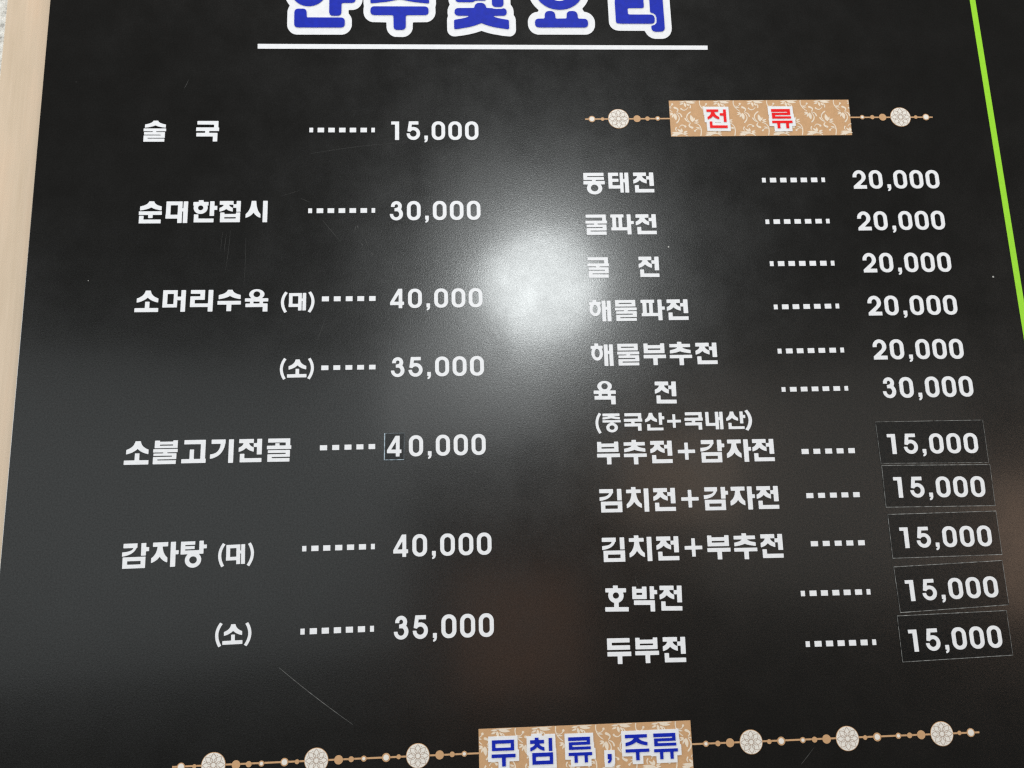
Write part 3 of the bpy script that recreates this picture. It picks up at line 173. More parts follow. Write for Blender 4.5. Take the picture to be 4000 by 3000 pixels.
 ('price','white vinyl price digits reading 20,000 beside 동태전',[('2',0.30247,1.91523,0.01674,0.0174,-0.00571),('0',0.31687,1.91515,0.01674,0.0174,-0.00571),(',',0.3326,1.91506,0.01674,0.0174,-0.00571),('0',0.33879,1.91503,0.01674,0.0174,-0.00571),('0',0.35335,1.91494,0.01674,0.0174,-0.00571),('0',0.36775,1.91486,0.01674,0.0174,-0.00571)]),
 ('item_name','white vinyl lettering reading 굴파전',[('굴',0.0664,1.876,0.01841,0.01832,-0.00466),('파',0.08781,1.8759,0.01841,0.01832,-0.00466),('전',0.10921,1.8758,0.01841,0.01832,-0.00466)]),
 ('dot_leader','row of white dots after 굴파전',[('dot',0.22147,1.88394,0.00317,0.0041,-0.00128),('dot',0.2285,1.88393,0.00545,0.0041,-0.00128),('dot',0.23761,1.88392,0.00545,0.0041,-0.00128),('dot',0.24682,1.88391,0.00545,0.0041,-0.00128),('dot',0.25593,1.8839,0.00545,0.0041,-0.00128),('dot',0.26514,1.88389,0.00545,0.0041,-0.00128),('dot',0.27445,1.88388,0.00297,0.0041,-0.00128)]),
 ('price','white vinyl price digits reading 20,000 beside 굴파전',[('2',0.30208,1.87696,0.01677,0.01749,-0.00206),('0',0.31649,1.87693,0.01677,0.01749,-0.00206),(',',0.33225,1.8769,0.01677,0.01749,-0.00206),('0',0.33846,1.87689,0.01677,0.01749,-0.00206),('0',0.35304,1.87686,0.01677,0.01749,-0.00206),('0',0.36746,1.87683,0.01677,0.01749,-0.00206)]),
 ('item_name','white vinyl lettering reading 굴 전',[('굴',0.0661,1.8383,0.01832,0.0181,-0.01007),('전',0.10921,1.83812,0.0181,0.01822,-0.01241)]),
 ('dot_leader','row of white dots after 굴 전',[('dot',0.22161,1.84625,0.00316,0.00432,-0.00723),('dot',0.22863,1.8462,0.00543,0.00432,-0.00723),('dot',0.23772,1.84614,0.00543,0.00432,-0.00723),('dot',0.24691,1.84607,0.00543,0.00432,-0.00723),('dot',0.256,1.84601,0.00543,0.00432,-0.00723),('dot',0.26519,1.84594,0.00543,0.00432,-0.00723),('dot',0.27447,1.84587,0.00296,0.00432,-0.00723)]),
 ('price','white vinyl price digits reading 20,000 beside 굴 전',[('2',0.30229,1.83921,0.01674,0.0176,-0.00779),('0',0.31669,1.8391,0.01674,0.0176,-0.00779),(',',0.33242,1.83898,0.01674,0.0176,-0.00779),('0',0.33862,1.83893,0.01674,0.0176,-0.00779),('0',0.35318,1.83881,0.01674,0.0176,-0.00779),('0',0.36758,1.8387,0.01674,0.0176,-0.00779)]),
 ('item_name','white vinyl lettering reading 해물파전',[('해',0.06547,1.80076,0.01866,0.01811,-0.00491),('물',0.08717,1.80066,0.01866,0.01811,-0.00491),('파',0.10888,1.80055,0.01866,0.01811,-0.00491),('전',0.13058,1.80045,0.01866,0.01811,-0.00491)]),
 ('dot_leader','row of white dots after 해물파전',[('dot',0.22141,1.80834,0.00316,0.00413,-0.00272),('dot',0.22843,1.80832,0.00544,0.00413,-0.00272),('dot',0.23752,1.8083,0.00544,0.00413,-0.00272),('dot',0.24671,1.80827,0.00544,0.00413,-0.00272),('dot',0.25581,1.80825,0.00544,0.00413,-0.00272),('dot',0.265,1.80822,0.00544,0.00413,-0.00272),('dot',0.27429,1.8082,0.00297,0.00413,-0.00272)]),
 ('price','white vinyl price digits reading 20,000 beside 해물파전',[('2',0.30197,1.80135,0.01679,0.01744,-0.00797),('0',0.31641,1.80123,0.01679,0.01744,-0.00797),(',',0.33219,1.80111,0.01679,0.01744,-0.00797),('0',0.33841,1.80106,0.01679,0.01744,-0.00797),('0',0.35302,1.80094,0.01679,0.01744,-0.00797),('0',0.36746,1.80083,0.01679,0.01744,-0.00797)]),
 ('item_name','white vinyl lettering reading 해물부추전',[('해',0.06515,1.76324,0.01865,0.01844,-0.00767),('물',0.08683,1.76308,0.01865,0.01844,-0.00767),('부',0.10852,1.76291,0.01865,0.01844,-0.00767),('추',0.1302,1.76274,0.01865,0.01844,-0.00767),('전',0.15188,1.76258,0.01865,0.01844,-0.00767)]),
 ('dot_leader','row of white dots after 해물부추전',[('dot',0.22095,1.77042,0.00318,0.00413,-0.00332),('dot',0.22801,1.77039,0.00546,0.00413,-0.00332),('dot',0.23715,1.77036,0.00546,0.00413,-0.00332),('dot',0.24639,1.77033,0.00546,0.00413,-0.00332),('dot',0.25553,1.7703,0.00546,0.00413,-0.00332),('dot',0.26476,1.77027,0.00546,0.00413,-0.00332),('dot',0.2741,1.77024,0.00298,0.00413,-0.00332)]),
 ('price','white vinyl price digits reading 20,000 beside 해물부추전',[('2',0.30177,1.7635,0.01681,0.01739,-0.01278),('0',0.31622,1.76332,0.01681,0.01739,-0.01278),(',',0.33202,1.76312,0.01681,0.01739,-0.01278),('0',0.33824,1.76304,0.01681,0.01739,-0.01278),('0',0.35286,1.76285,0.01681,0.01739,-0.01278),('0',0.36731,1.76267,0.01681,0.01739,-0.01278)]),
 ('item_name','white vinyl lettering reading 육 전',[('육',0.06568,1.73187,0.01818,0.01873,-0.01861),('전',0.11573,1.73085,0.01836,0.01849,-0.01978)]),
 ('dot_leader','row of white dots after 육 전',[('dot',0.22109,1.73832,0.00316,0.00384,-0.00559),('dot',0.2281,1.73828,0.00543,0.00384,-0.00559),('dot',0.23717,1.73823,0.00543,0.00384,-0.00559),('dot',0.24634,1.73818,0.00543,0.00384,-0.00559),('dot',0.25542,1.73813,0.00543,0.00384,-0.00559),('dot',0.26459,1.73808,0.00543,0.00384,-0.00559),('dot',0.27387,1.73803,0.00296,0.00384,-0.00559)]),
 ('price','white vinyl price digits reading 30,000 beside 육 전',[('3',0.30584,1.73081,0.01661,0.01764,-0.00505),('0',0.32029,1.73074,0.01661,0.01764,-0.00505),(',',0.33575,1.73066,0.01661,0.01764,-0.00505),('0',0.34223,1.73063,0.01661,0.01764,-0.00505),('0',0.35668,1.73056,0.01661,0.01764,-0.00505),('0',0.37114,1.73048,0.01661,0.01764,-0.00505)]),
 ('item_name','small white vinyl lettering (중국산+국내산) under 육 전',[('중',0.07172,1.70945,0.01481,0.01458,-0.00919),('국',0.0891,1.70929,0.01481,0.01458,-0.00919),('산',0.10629,1.70913,0.01481,0.01458,-0.00919),('+',0.12431,1.70897,0.01481,0.01458,-0.00919),('국',0.13854,1.70883,0.01481,0.01458,-0.00919),('내',0.15573,1.70868,0.01481,0.01458,-0.00919),('산',0.17279,1.70852,0.01481,0.01458,-0.00919),('(',0.0657,1.7094,0.01571,0.0144,-0.02613),(')',0.18869,1.70869,0.01931,0.01455,-0.02594)]),
 ('item_name','white vinyl lettering reading 부추전+감자전',[('부',0.06585,1.68304,0.0185,0.01829,-0.00939),('추',0.08745,1.68284,0.0185,0.01829,-0.00939),('전',0.10892,1.68264,0.0185,0.01829,-0.00939),('+',0.13122,1.68243,0.0185,0.01829,-0.00939),('감',0.14958,1.68225,0.0185,0.01829,-0.00939),('자',0.1709,1.68205,0.0185,0.01829,-0.00939),('전',0.19208,1.68185,0.0185,0.01829,-0.00939)]),
 ('dot_leader','row of white dots after 부추전+감자전',[('dot',0.23251,1.68692,0.00569,0.00409,-0.00863),('dot',0.24227,1.68683,0.0055,0.00409,-0.00863),('dot',0.25204,1.68675,0.0055,0.00409,-0.00863),('dot',0.26153,1.68667,0.0055,0.00409,-0.00863),('dot',0.2712,1.68658,0.00522,0.00409,-0.00863)]),
 ('item_name','white vinyl lettering reading 김치전+감자전',[('김',0.06596,1.64538,0.01849,0.01837,-0.01117),('치',0.08731,1.64515,0.01849,0.01837,-0.01117),('전',0.1088,1.64491,0.01849,0.01837,-0.01117),('+',0.13115,1.64466,0.01849,0.01837,-0.01117),('감',0.14942,1.64445,0.01849,0.01837,-0.01117),('자',0.17056,1.64422,0.01849,0.01837,-0.01117),('전',0.19205,1.64398,0.01849,0.01837,-0.01117)]),
 ('dot_leader','row of white dots after 김치전+감자전',[('dot',0.23264,1.65168,0.00565,0.00394,-0.0102),('dot',0.24234,1.65158,0.00546,0.00394,-0.0102),('dot',0.25205,1.65148,0.00546,0.00394,-0.0102),('dot',0.26147,1.65138,0.00546,0.00394,-0.0102),('dot',0.27108,1.65129,0.00518,0.00394,-0.0102)]),
 ('item_name','white vinyl lettering reading 김치전+부추전',[('김',0.06595,1.60738,0.0185,0.0187,-0.01113),('치',0.08724,1.60714,0.0185,0.0187,-0.01113),('전',0.10874,1.6069,0.0185,0.0187,-0.01113),('+',0.13108,1.60665,0.0185,0.0187,-0.01113),('부',0.14902,1.60645,0.0185,0.0187,-0.01113),('추',0.17038,1.60622,0.0185,0.0187,-0.01113),('전',0.19181,1.60598,0.0185,0.0187,-0.01113)]),
 ('dot_leader','row of white dots after 김치전+부추전',[('dot',0.23235,1.61401,0.00564,0.00395,-0.01347),('dot',0.24203,1.61388,0.00545,0.00395,-0.01347),('dot',0.25171,1.61375,0.00545,0.00395,-0.01347),('dot',0.26111,1.61362,0.00545,0.00395,-0.01347),('dot',0.27069,1.61349,0.00517,0.00395,-0.01347)]),
 ('item_name','white vinyl lettering reading 호박전',[('호',0.06598,1.57051,0.01828,0.01899,-0.02899),('박',0.08723,1.56989,0.01828,0.01899,-0.02899),('전',0.10848,1.56928,0.01828,0.01899,-0.02899)]),
 ('dot_leader','row of white dots after 호박전',[('dot',0.22038,1.57626,0.00315,0.00407,-0.01157),('dot',0.22736,1.57618,0.00541,0.00407,-0.01157),('dot',0.23641,1.57607,0.00541,0.00407,-0.01157),('dot',0.24555,1.57597,0.00541,0.00407,-0.01157),('dot',0.2546,1.57586,0.00541,0.00407,-0.01157),('dot',0.26374,1.57576,0.00541,0.00407,-0.01157),('dot',0.27299,1.57565,0.00295,0.00407,-0.01157)]),
 ('item_name','white vinyl lettering reading 두부전',[('두',0.06573,1.532,0.0184,0.01872,-0.01852),('부',0.08712,1.53161,0.0184,0.01872,-0.01852),('전',0.10852,1.53121,0.0184,0.01872,-0.01852)]),
 ('dot_leader','row of white dots after 두부전',[('dot',0.22028,1.53842,0.00315,0.00412,-0.01164),('dot',0.22727,1.53834,0.00541,0.00412,-0.01164),('dot',0.23632,1.53824,0.00541,0.00412,-0.01164),('dot',0.24548,1.53813,0.00541,0.00412,-0.01164),('dot',0.25453,1.53802,0.00541,0.00412,-0.01164),('dot',0.26369,1.53792,0.00541,0.00412,-0.01164),('dot',0.27294,1.53781,0.00295,0.00412,-0.01164)])]
PATCHES = [('small black price patch with a white 4 stuck before 0,000',[[-0.10229,1.71246],[-0.08654,1.71236],[-0.08693,1.69108],[-0.10258,1.69124]],[('4',-0.1003,1.69391,0.01609,0.01651,-0.01356)]),
 ('black 15,000 price patch beside 부추전+감자전,topmost of five',[[0.29631,1.71165],[0.38723,1.71091],[0.38707,1.67567],[0.29672,1.6775]],[('1',0.3041,1.68482,0.01666,0.0167,-0.01618),('5',0.31742,1.6846,0.01666,0.0167,-0.01618),(',',0.33274,1.68436,0.01666,0.0167,-0.01618),('0',0.33907,1.68425,0.01666,0.0167,-0.01618),('0',0.35356,1.68402,0.01666,0.0167,-0.01618),('0',0.36804,1.68378,0.01666,0.0167,-0.01618)]),
 ('black 15,000 price patch beside 김치전+감자전,second of five from the top',[[0.29706,1.6761],[0.38776,1.67437],[0.38721,1.64085],[0.29661,1.64234]],[('1',0.30488,1.64966,0.01662,0.01689,-0.02041),('5',0.31818,1.64939,0.01662,0.01689,-0.02041),(',',0.33346,1.64908,0.01662,0.01689,-0.02041),('0',0.33978,1.64895,0.01662,0.01689,-0.02041),('0',0.35423,1.64865,0.01662,0.01689,-0.02041),('0',0.36869,1.64836,0.01662,0.01689,-0.02041)]),
 ('black 15,000 price patch beside 김치전+부추전,middle of the five',[[0.29717,1.63701],[0.38704,1.63698],[0.387,1.60231],[0.29706,1.60239]],[('1',0.30504,1.61004,0.0165,0.01652,-0.01183),('5',0.31824,1.60988,0.0165,0.01652,-0.01183),(',',0.33342,1.6097,0.0165,0.01652,-0.01183),('0',0.33969,1.60963,0.0165,0.01652,-0.01183),('0',0.35404,1.60946,0.0165,0.01652,-0.01183),('0',0.3684,1.60929,0.0165,0.01652,-0.01183)]),
 ('black 15,000 price patch beside 호박전,fourth of five from the top',[[0.29689,1.59613],[0.38634,1.59811],[0.38648,1.56361],[0.29783,1.5609]],[('1',0.30444,1.56927,0.01648,0.01635,0.0075),('5',0.31762,1.56937,0.01648,0.01635,0.0075),(',',0.33279,1.56948,0.01648,0.01635,0.0075),('0',0.33905,1.56953,0.01648,0.01635,0.0075),('0',0.35339,1.56964,0.01648,0.01635,0.0075),('0',0.36773,1.56975,0.01648,0.01635,0.0075)]),
 ('black 15,000 price patch beside 두부전,lowest of the five',[[0.29496,1.55892],[0.3838,1.55974],[0.38378,1.5258],[0.29492,1.52419]],[('1',0.30219,1.53147,0.01638,0.01681,0.00592),('5',0.3153,1.53155,0.01638,0.01681,0.00592),(',',0.33037,1.53164,0.01638,0.01681,0.00592),('0',0.33659,1.53167,0.01638,0.01681,0.00592),('0',0.35085,1.53176,0.01638,0.01681,0.00592),('0',0.3651,1.53184,0.01638,0.01681,0.00592)])]
TITLE = [('안',-0.18003,2.06812,0.05105,0.05768,0.0),('주',-0.11403,2.06822,0.05159,0.05798,0.0),('및',-0.04078,2.06834,0.05218,0.05832,0.0),('요',0.0308,2.06846,0.05277,0.05865,0.0),('리',0.10341,2.06857,0.05337,0.05898,0.0)]
UNDERLINE = [[-0.21077,2.05467],[0.18457,2.05316],[0.18425,2.0491],[-0.21064,2.05009]]
BANNER_A = [[0.14572,1.99958],[0.3073,1.99993],[0.3067,1.9659],[0.14544,1.96546]]
BANNER_B = [[-0.03325,1.49002],[0.12605,1.48922],[0.12588,1.45509],[-0.03342,1.45589]]
BANNER_A_LETTERS = [('전',0.17822,1.97293,0.01759,0.01789,-0.00572),('류',0.23609,1.97292,0.01816,0.01798,0.00103)]
BANNER_B_LETTERS = [('무',-0.02413,1.46408,0.01768,0.01774,-0.00732),('침',0.00456,1.46385,0.01678,0.01848,-0.00732),('류',0.03298,1.46414,0.01752,0.01728,-0.00728),(',',0.06195,1.46441,0.01618,0.01743,-0.01621),('주',0.07558,1.46381,0.01781,0.01753,-0.00728),('류',0.09701,1.46373,0.01795,0.01758,-0.00727)]
BEADS_TOP = [('w',0.07695,1.98236,0.00295,0.00211),('t',0.08626,1.98231,0.00158,0),('m',0.10028,1.98246,0.00919,0),('t',0.11656,1.98249,0.00317,0),('t',0.12574,1.98255,0.00201,0),('w',0.13473,1.98262,0.00212,0.00117),('w',0.31788,1.98293,0.00206,0.00119),('t',0.32703,1.98288,0.00195,0),('t',0.3364,1.98284,0.00326,0),('m',0.35266,1.98287,0.00924,0),('t',0.36662,1.9828,0.00163,0),('w',0.37594,1.98276,0.00305,0.00229)]
BEADS_BOTTOM = [('w',-0.24875,1.47375,0.00281,0.00216),('t',-0.2393,1.47364,0.00144,0),('m',-0.22574,1.47396,0.00869,0),('t',-0.20963,1.47338,0.00306,0),('t',-0.20053,1.47336,0.0021,0),('w',-0.19142,1.47334,0.00202,0.00121),('w',-0.1749,1.47361,0.00283,0.00202),('t',-0.1659,1.47344,0.00162,0),('m',-0.15197,1.47375,0.00869,0),('t',-0.1359,1.47342,0.00317,0),('t',-0.12676,1.4734,0.00196,0),('w',-0.11761,1.47338,0.00204,0.00114),('w',-0.10136,1.47344,0.00303,0.00204),('t',-0.09224,1.47351,0.00164,0),('m',-0.0782,1.47359,0.00861,0),('t',-0.06225,1.47343,0.00312,0),('t',-0.05307,1.47342,0.00189,0),('w',-0.04413,1.47341,0.00198,0.00115),('w',0.13664,1.47227,0.00211,0.00118),('t',0.14571,1.47211,0.00194,0),('t',0.15499,1.47219,0.00313,0),('m',0.17108,1.47205,0.00872,0),('t',0.18498,1.47168,0.0017,0),('w',0.19414,1.47168,0.00306,0.00204),('w',0.2108,1.4716,0.00213,0.00119),('t',0.21981,1.47153,0.00205,0),('t',0.22912,1.47153,0.00324,0),('m',0.24523,1.47123,0.00889,0),('t',0.25899,1.47128,0.00163,0),('w',0.26836,1.47128,0.00309,0.00206),('w',0.2849,1.47138,0.00215,0.0012),('t',0.29368,1.47132,0.00198,0),('t',0.30275,1.47134,0.00319,0),('m',0.31893,1.47137,0.00889,0),('t',0.33278,1.47134,0.00156,0),('w',0.3417,1.4712,0.00312,0.00234)]
STRINGS = [('top',[0.07108,1.98239],[0.14577,1.98256]),('top',[0.30696,1.98293],[0.3822,1.98272]),('bottom',[-0.25507,1.47389],[-0.03338,1.47325]),('bottom',[0.12609,1.47241],[0.34854,1.47107])]
FLORAL = {'per': 88.29,'tear': [[40.76,3.41,26.06,4.39,3.9],[37.59,7.32,26.6,11.41,4.39],[39.63,5.85,42.7,19.02,6.05],[45.33,8.29,51.85,16.29,4.49],[43.63,4.39,68.82,7.12,6.44],[36.99,1.27,73.07,1.66,4.1],[82.7,19.02,95.25,21.17,3.12],[8.49,35.61,-2.0,34.83,3.32],[8.91,36.59,-2.03,41.46,3.9],[9.83,37.56,4.75,48.49,3.9],[12.39,35.61,15.05,55.32,8.39],[58.14,60.49,53.56,40.29,8.98],[60.79,57.07,63.83,47.61,3.51],[62.68,58.05,73.89,53.66,4.29],[64.01,60.2,74.22,60.78,3.32],[76.09,77.56,64.08,74.63,3.12],[30.35,91.22,1.24,88.78,6.05],[26.63,88.29,16.0,79.02,4.88],[27.55,89.27,26.54,77.37,6.05],[31.45,89.27,42.63,85.17,4.49],[32.27,91.71,43.2,91.71,3.51],[17.54,93.17,-0.05,93.66,3.9],[14.5,95.12,-1.29,97.85,4.29]],'strk': [[50.06,10.73,57.74,12.68,53.74,21.95,1.56,3.51],[30.23,23.41,39.89,32.68,48.56,19.02,3.32,1.37],[80.52,-0.49,74.96,18.05,95.56,31.71,2.54,1.95],[81.99,14.93,91.36,20.98,96.72,10.24,0.98,2.15],[18.31,34.63,29.04,34.63,30.42,46.83,1.56,4.1],[17.24,36.1,31.04,49.27,15.03,63.41,1.56,3.9],[49.88,60.0,34.28,44.39,54.77,31.9,1.56,3.71],[51.25,61.46,40.73,58.05,38.39,48.78,1.56,3.9],[61.43,62.44,85.48,67.8,75.13,100.49,1.95,2.93],[76.82,81.46,69.38,75.61,61.79,84.59,1.17,2.15],[11.35,98.54,27.76,85.85,42.48,100.0,2.54,2.54],[21.77,75.61,27.26,62.93,38.16,72.49,1.37,2.93],[14.36,84.88,9.56,80.49,15.04,74.15,1.76,3.51],[17.45,32.68,28.74,23.9,11.0,19.02,1.76,5.85],[52.13,62.93,41.27,72.68,58.1,76.59,1.95,6.05]],'blob': [[30.25,23.12,2.34],[96.54,10.05,2.73],[61.58,84.88,2.63],[37.57,72.68,2.93]]}


# ------------------------------------------------------------------ materials
def new_mat(name):
    mt = bpy.data.materials.new(name)
    mt.use_nodes = True
    nt = mt.node_tree
    b = nt.nodes['Principled BSDF']
    tc = nt.nodes.new('ShaderNodeTexCoord')
    geo = nt.nodes.new('ShaderNodeNewGeometry')
    return mt, nt, b, geo.outputs['Position']


def noise(nt, vec, scale, detail=2.0, rough=0.5, map_scale=None):
    n = nt.nodes.new('ShaderNodeTexNoise')
    n.inputs['Scale'].default_value = scale
    n.inputs['Detail'].default_value = detail
    n.inputs['Roughness'].default_value = rough
    if map_scale:
        mp = nt.nodes.new('ShaderNodeMapping')
        mp.inputs['Scale'].default_value = map_scale
        nt.links.new(vec, mp.inputs['Vector'])
        vec = mp.outputs['Vector']
    nt.links.new(vec, n.inputs['Vector'])
    return n.outputs['Fac']


def ramp(nt, fac, stops):
    r = nt.nodes.new('ShaderNodeValToRGB')
    el = r.color_ramp.elements
    while len(el) < len(stops):
        el.new(0.5)
    for e, (p, c) in zip(el, stops):
        e.position = p
        e.color = (*c, 1) if len(c) == 3 else c
    nt.links.new(fac, r.inputs['Fac'])
    return r.outputs['Color']


def mix(nt, fac, a, b):
    n = nt.nodes.new('ShaderNodeMix')
    n.data_type = 'RGBA'
    for s, v in ((n.inputs['Factor'], fac), (n.inputs['A'], a), (n.inputs['B'], b)):
        if hasattr(v, 'links') or hasattr(v, 'is_linked'):
            nt.links.new(v, s)
        elif isinstance(v, (int, float)):
            s.default_value = v
        else:
            s.default_value = (*v, 1)
    return n.outputs['Result']


def bump(nt, b, h, strength, dist, coat_strength=None):
    n = nt.nodes.new('ShaderNodeBump')
    n.inputs['Strength'].default_value = strength
    n.inputs['Distance'].default_value = dist
    nt.links.new(h, n.inputs['Height'])
    nt.links.new(n.outputs['Normal'], b.inputs['Normal'])
    if coat_strength is not None:
        n = nt.nodes.new('ShaderNodeBump')
        n.inputs['Strength'].default_value = coat_strength
        n.inputs['Distance'].default_value = dist
        nt.links.new(h, n.inputs['Height'])
    nt.links.new(n.outputs['Normal'], b.inputs['Coat Normal'])


def film_black(name, tint=(0.0032, 0.0031, 0.0028), rough=0.25, coat=0.27, flecks=True, spec=0.5):
    """satin black film with a leathery orange peel, dust flecks and faint rub marks"""
    mt, nt, b, pos = new_mat(name)
    col = tint
    if flecks:
        v = nt.nodes.new('ShaderNodeTexVoronoi')
        v.inputs['Scale'].default_value = 36.0
        nt.links.new(pos, v.inputs['Vector'])
        sep = nt.nodes.new('ShaderNodeSeparateColor')
        nt.links.new(v.outputs['Color'], sep.inputs['Color'])
        # fleck radius depends on the cell: most cells have none
        mr = nt.nodes.new('ShaderNodeMapRange')
        mr.inputs['From Min'].default_value = 0.62
        mr.inputs['From Max'].default_value = 1.0
        mr.inputs['To Min'].default_value = 0.0
        mr.inputs['To Max'].default_value = 0.034
        nt.links.new(sep.outputs['Red'], mr.inputs['Value'])
        lt = nt.nodes.new('ShaderNodeMath')
        lt.operation = 'LESS_THAN'
        nt.links.new(v.outputs['Distance'], lt.inputs[0])
        nt.links.new(mr.outputs['Result'], lt.inputs[1])
        mu = nt.nodes.new('ShaderNodeMath')
        mu.operation = 'MULTIPLY'
        nt.links.new(lt.outputs[0], mu.inputs[0])
        nt.links.new(sep.outputs['Green'], mu.inputs[1])
        smear = ramp(nt, noise(nt, pos, 26, 5, 0.65), [(0.46, tint), (0.80, tuple(c * 1.6 for c in tint))])
        grit = ramp(nt, noise(nt, pos, 1100, 2, 0.6), [(0.34, tuple(c * 0.45 for c in tint)), (0.66, tuple(c * 1.6 for c in tint))])
        c2 = mix(nt, 0.5, smear, grit)
        c3 = mix(nt, mu.outputs[0], c2, (0.42, 0.42, 0.40))
        nt.links.new(c3, b.inputs['Base Color'])
    else:
        b.inputs['Base Color'].default_value = (*tint, 1)
    r = ramp(nt, noise(nt, pos, 22, 6, 0.68), [(0.3, (rough - 0.035,) * 3), (0.7, (rough + 0.045,) * 3)])
    nt.links.new(r, b.inputs['Roughness'])
    b.inputs['IOR'].default_value = 1.5
    sp = ramp(nt, noise(nt, pos, 760, 3, 0.65), [(0.30, (spec * 0.72,) * 3), (0.70, (spec * 1.28,) * 3)])
    nt.links.new(sp, b.inputs['Specular IOR Level'])
    b.inputs['Coat Weight'].default_value = coat
    b.inputs['Coat Roughness'].default_value = 0.11
    h = noise(nt, pos, 900, 2.5, 0.6)
    bump(nt, b, h, 0.14, 0.00032, 0.035)
    return mt


def vinyl(name, col, var=0.04, rough=0.38):
    mt, nt, b, pos = new_mat(name)
    c = ramp(nt, noise(nt, pos, 240, 3, 0.6), [(0.3, tuple(max(0, x * (1 - var)) for x in col)), (0.7, tuple(min(1, x * (1 + var)) for x in col))])
    nt.links.new(c, b.inputs['Base Color'])
    b.inputs['Roughness'].default_value = rough
    b.inputs['Specular IOR Level'].default_value = 0.25
    bump(nt, b, noise(nt, pos, 700, 2, 0.5), 0.15, 0.0002)
    return mt


M_BOARD = film_black('board_black_film')
M_PATCH = film_black('patch_black_film', (0.0030, 0.0038, 0.0042), 0.27, 0.06, True, 0.36)
M_WHITE = vinyl('white_vinyl', (0.765, 0.775, 0.80))
M_WHITE_PRINT = vinyl('white_print', (0.76, 0.725, 0.67))
M_BLUE = vinyl('blue_vinyl', (0.003, 0.017, 0.38), 0.12)
M_RED = vinyl('red_vinyl', (0.78, 0.008, 0.010), 0.06)
M_TAN = vinyl('tan_print', (0.54, 0.325, 0.170), 0.05)
M_CREAM = vinyl('cream_print', (0.75, 0.645, 0.52), 0.05)
M_TAUPE = vinyl('taupe_print', (0.40, 0.315, 0.255), 0.05)
M_GREEN = vinyl('green_vinyl', (0.30, 0.66, 0.035), 0.04)
M_SCRATCH = vinyl('scratch_grey', (0.055, 0.055, 0.053), 0.5, 0.5)
M_SCRATCH_DEEP = vinyl('scratch_pale', (0.17, 0.17, 0.165), 0.6, 0.5)
M_GLINT_BRIGHT = vinyl('rim_glint_pale', (0.34, 0.42, 0.48), 0.7, 0.3)  # glint painted on the rim of the small patch
M_GLINT = vinyl('rim_glint_grey', (0.20, 0.205, 0.20), 0.9, 0.35)  # glint painted on the rims of the other patches


def wood_material():
    mt, nt, b, pos = new_mat('maple_veneer')
    fine = noise(nt, pos, 1.0, 5, 0.65, (420, 420, 9))
    blot = noise(nt, pos, 1.0, 4, 0.6, (46, 46, 9))
    pores = noise(nt, pos, 1.0, 3, 0.6, (900, 900, 60))
    c1 = ramp(nt, blot, [(0.25, (0.50, 0.40, 0.285)), (0.50, (0.575, 0.46, 0.34)), (0.75, (0.63, 0.47, 0.335))])
    c2 = ramp(nt, fine, [(0.30, (0.50, 0.37, 0.25)), (0.70, (0.68, 0.54, 0.40))])
    c = mix(nt, 0.22, c1, c2)
    dk = ramp(nt, pores, [(0.66, (0, 0, 0)), (0.80, (0.22, 0.22, 0.22))])
    c = mix(nt, dk, c, (0.42, 0.29, 0.18))
    nt.links.new(c, b.inputs['Base Color'])
    b.inputs['Roughness'].default_value = 0.45
    bump(nt, b, fine, 0.15, 0.0002)
    return mt


def stone_material():
    mt, nt, b, pos = new_mat('rough_white_stone')
    n1 = noise(nt, pos, 160, 6, 0.7)
    c = ramp(nt, n1, [(0.32, (0.28, 0.27, 0.25)), (0.48, (0.66, 0.65, 0.61)), (0.70, (0.80, 0.79, 0.75))])
    nt.links.new(c, b.inputs['Base Color'])
    b.inputs['Roughness'].default_value = 0.85
    bump(nt, b, n1, 0.8, 0.003)
    return mt


M_WOOD = wood_material()
M_STONE = stone_material()

# ------------------------------------------------------------------ helpers
COL = scene.collection


def link(o, parent=None):
    COL.objects.link(o)
    if parent is not None:
        o.parent = parent
    return o


def world_loc(o):
    p = Vector(o.location)
    while o.parent is not None:
        o = o.parent
        p = p + Vector(o.location)
    return p


def empty(name, loc, parent=None, label=None):
    o = bpy.data.objects.new(name, None)
    o.empty_display_size = 0.02
    link(o, parent)
    o.location = Vector(loc) - (world_loc(parent) if parent else Vector((0, 0, 0)))
    if label:
        o['label'] = label
    return o


def mesh_obj(name, me, mt, parent=None, loc=(0, 0, 0), label=None):
    if mt and not me.materials:
        me.materials.append(mt)
    o = bpy.data.objects.new(name, me)
    link(o, parent)
    o.location = Vector(loc) - (world_loc(parent) if parent else Vector((0, 0, 0)))
    if label:
        o['label'] = label
    return o


def from_bm(name, bm):
    me = bpy.data.meshes.new(name)
    bm.to_mesh(me)
    bm.free()
    return me


def box_mesh(name, x0, x1, y0, y1, z0, z1, bevel=0.0, seg=2):
    bm = bmesh.new()
    bmesh.ops.create_cube(bm, size=1.0)
    for v in bm.verts:
        v.co = Vector(((x0 + x1) / 2 + v.co.x * (x1 - x0), (y0 + y1) / 2 + v.co.y * (y1 - y0), (z0 + z1) / 2 + v.co.z * (z1 - z0)))
    if bevel:
        bmesh.ops.bevel(bm, geom=bm.edges[:], offset=bevel, segments=seg, affect='EDGES', profile=0.6)
    return from_bm(name, bm)


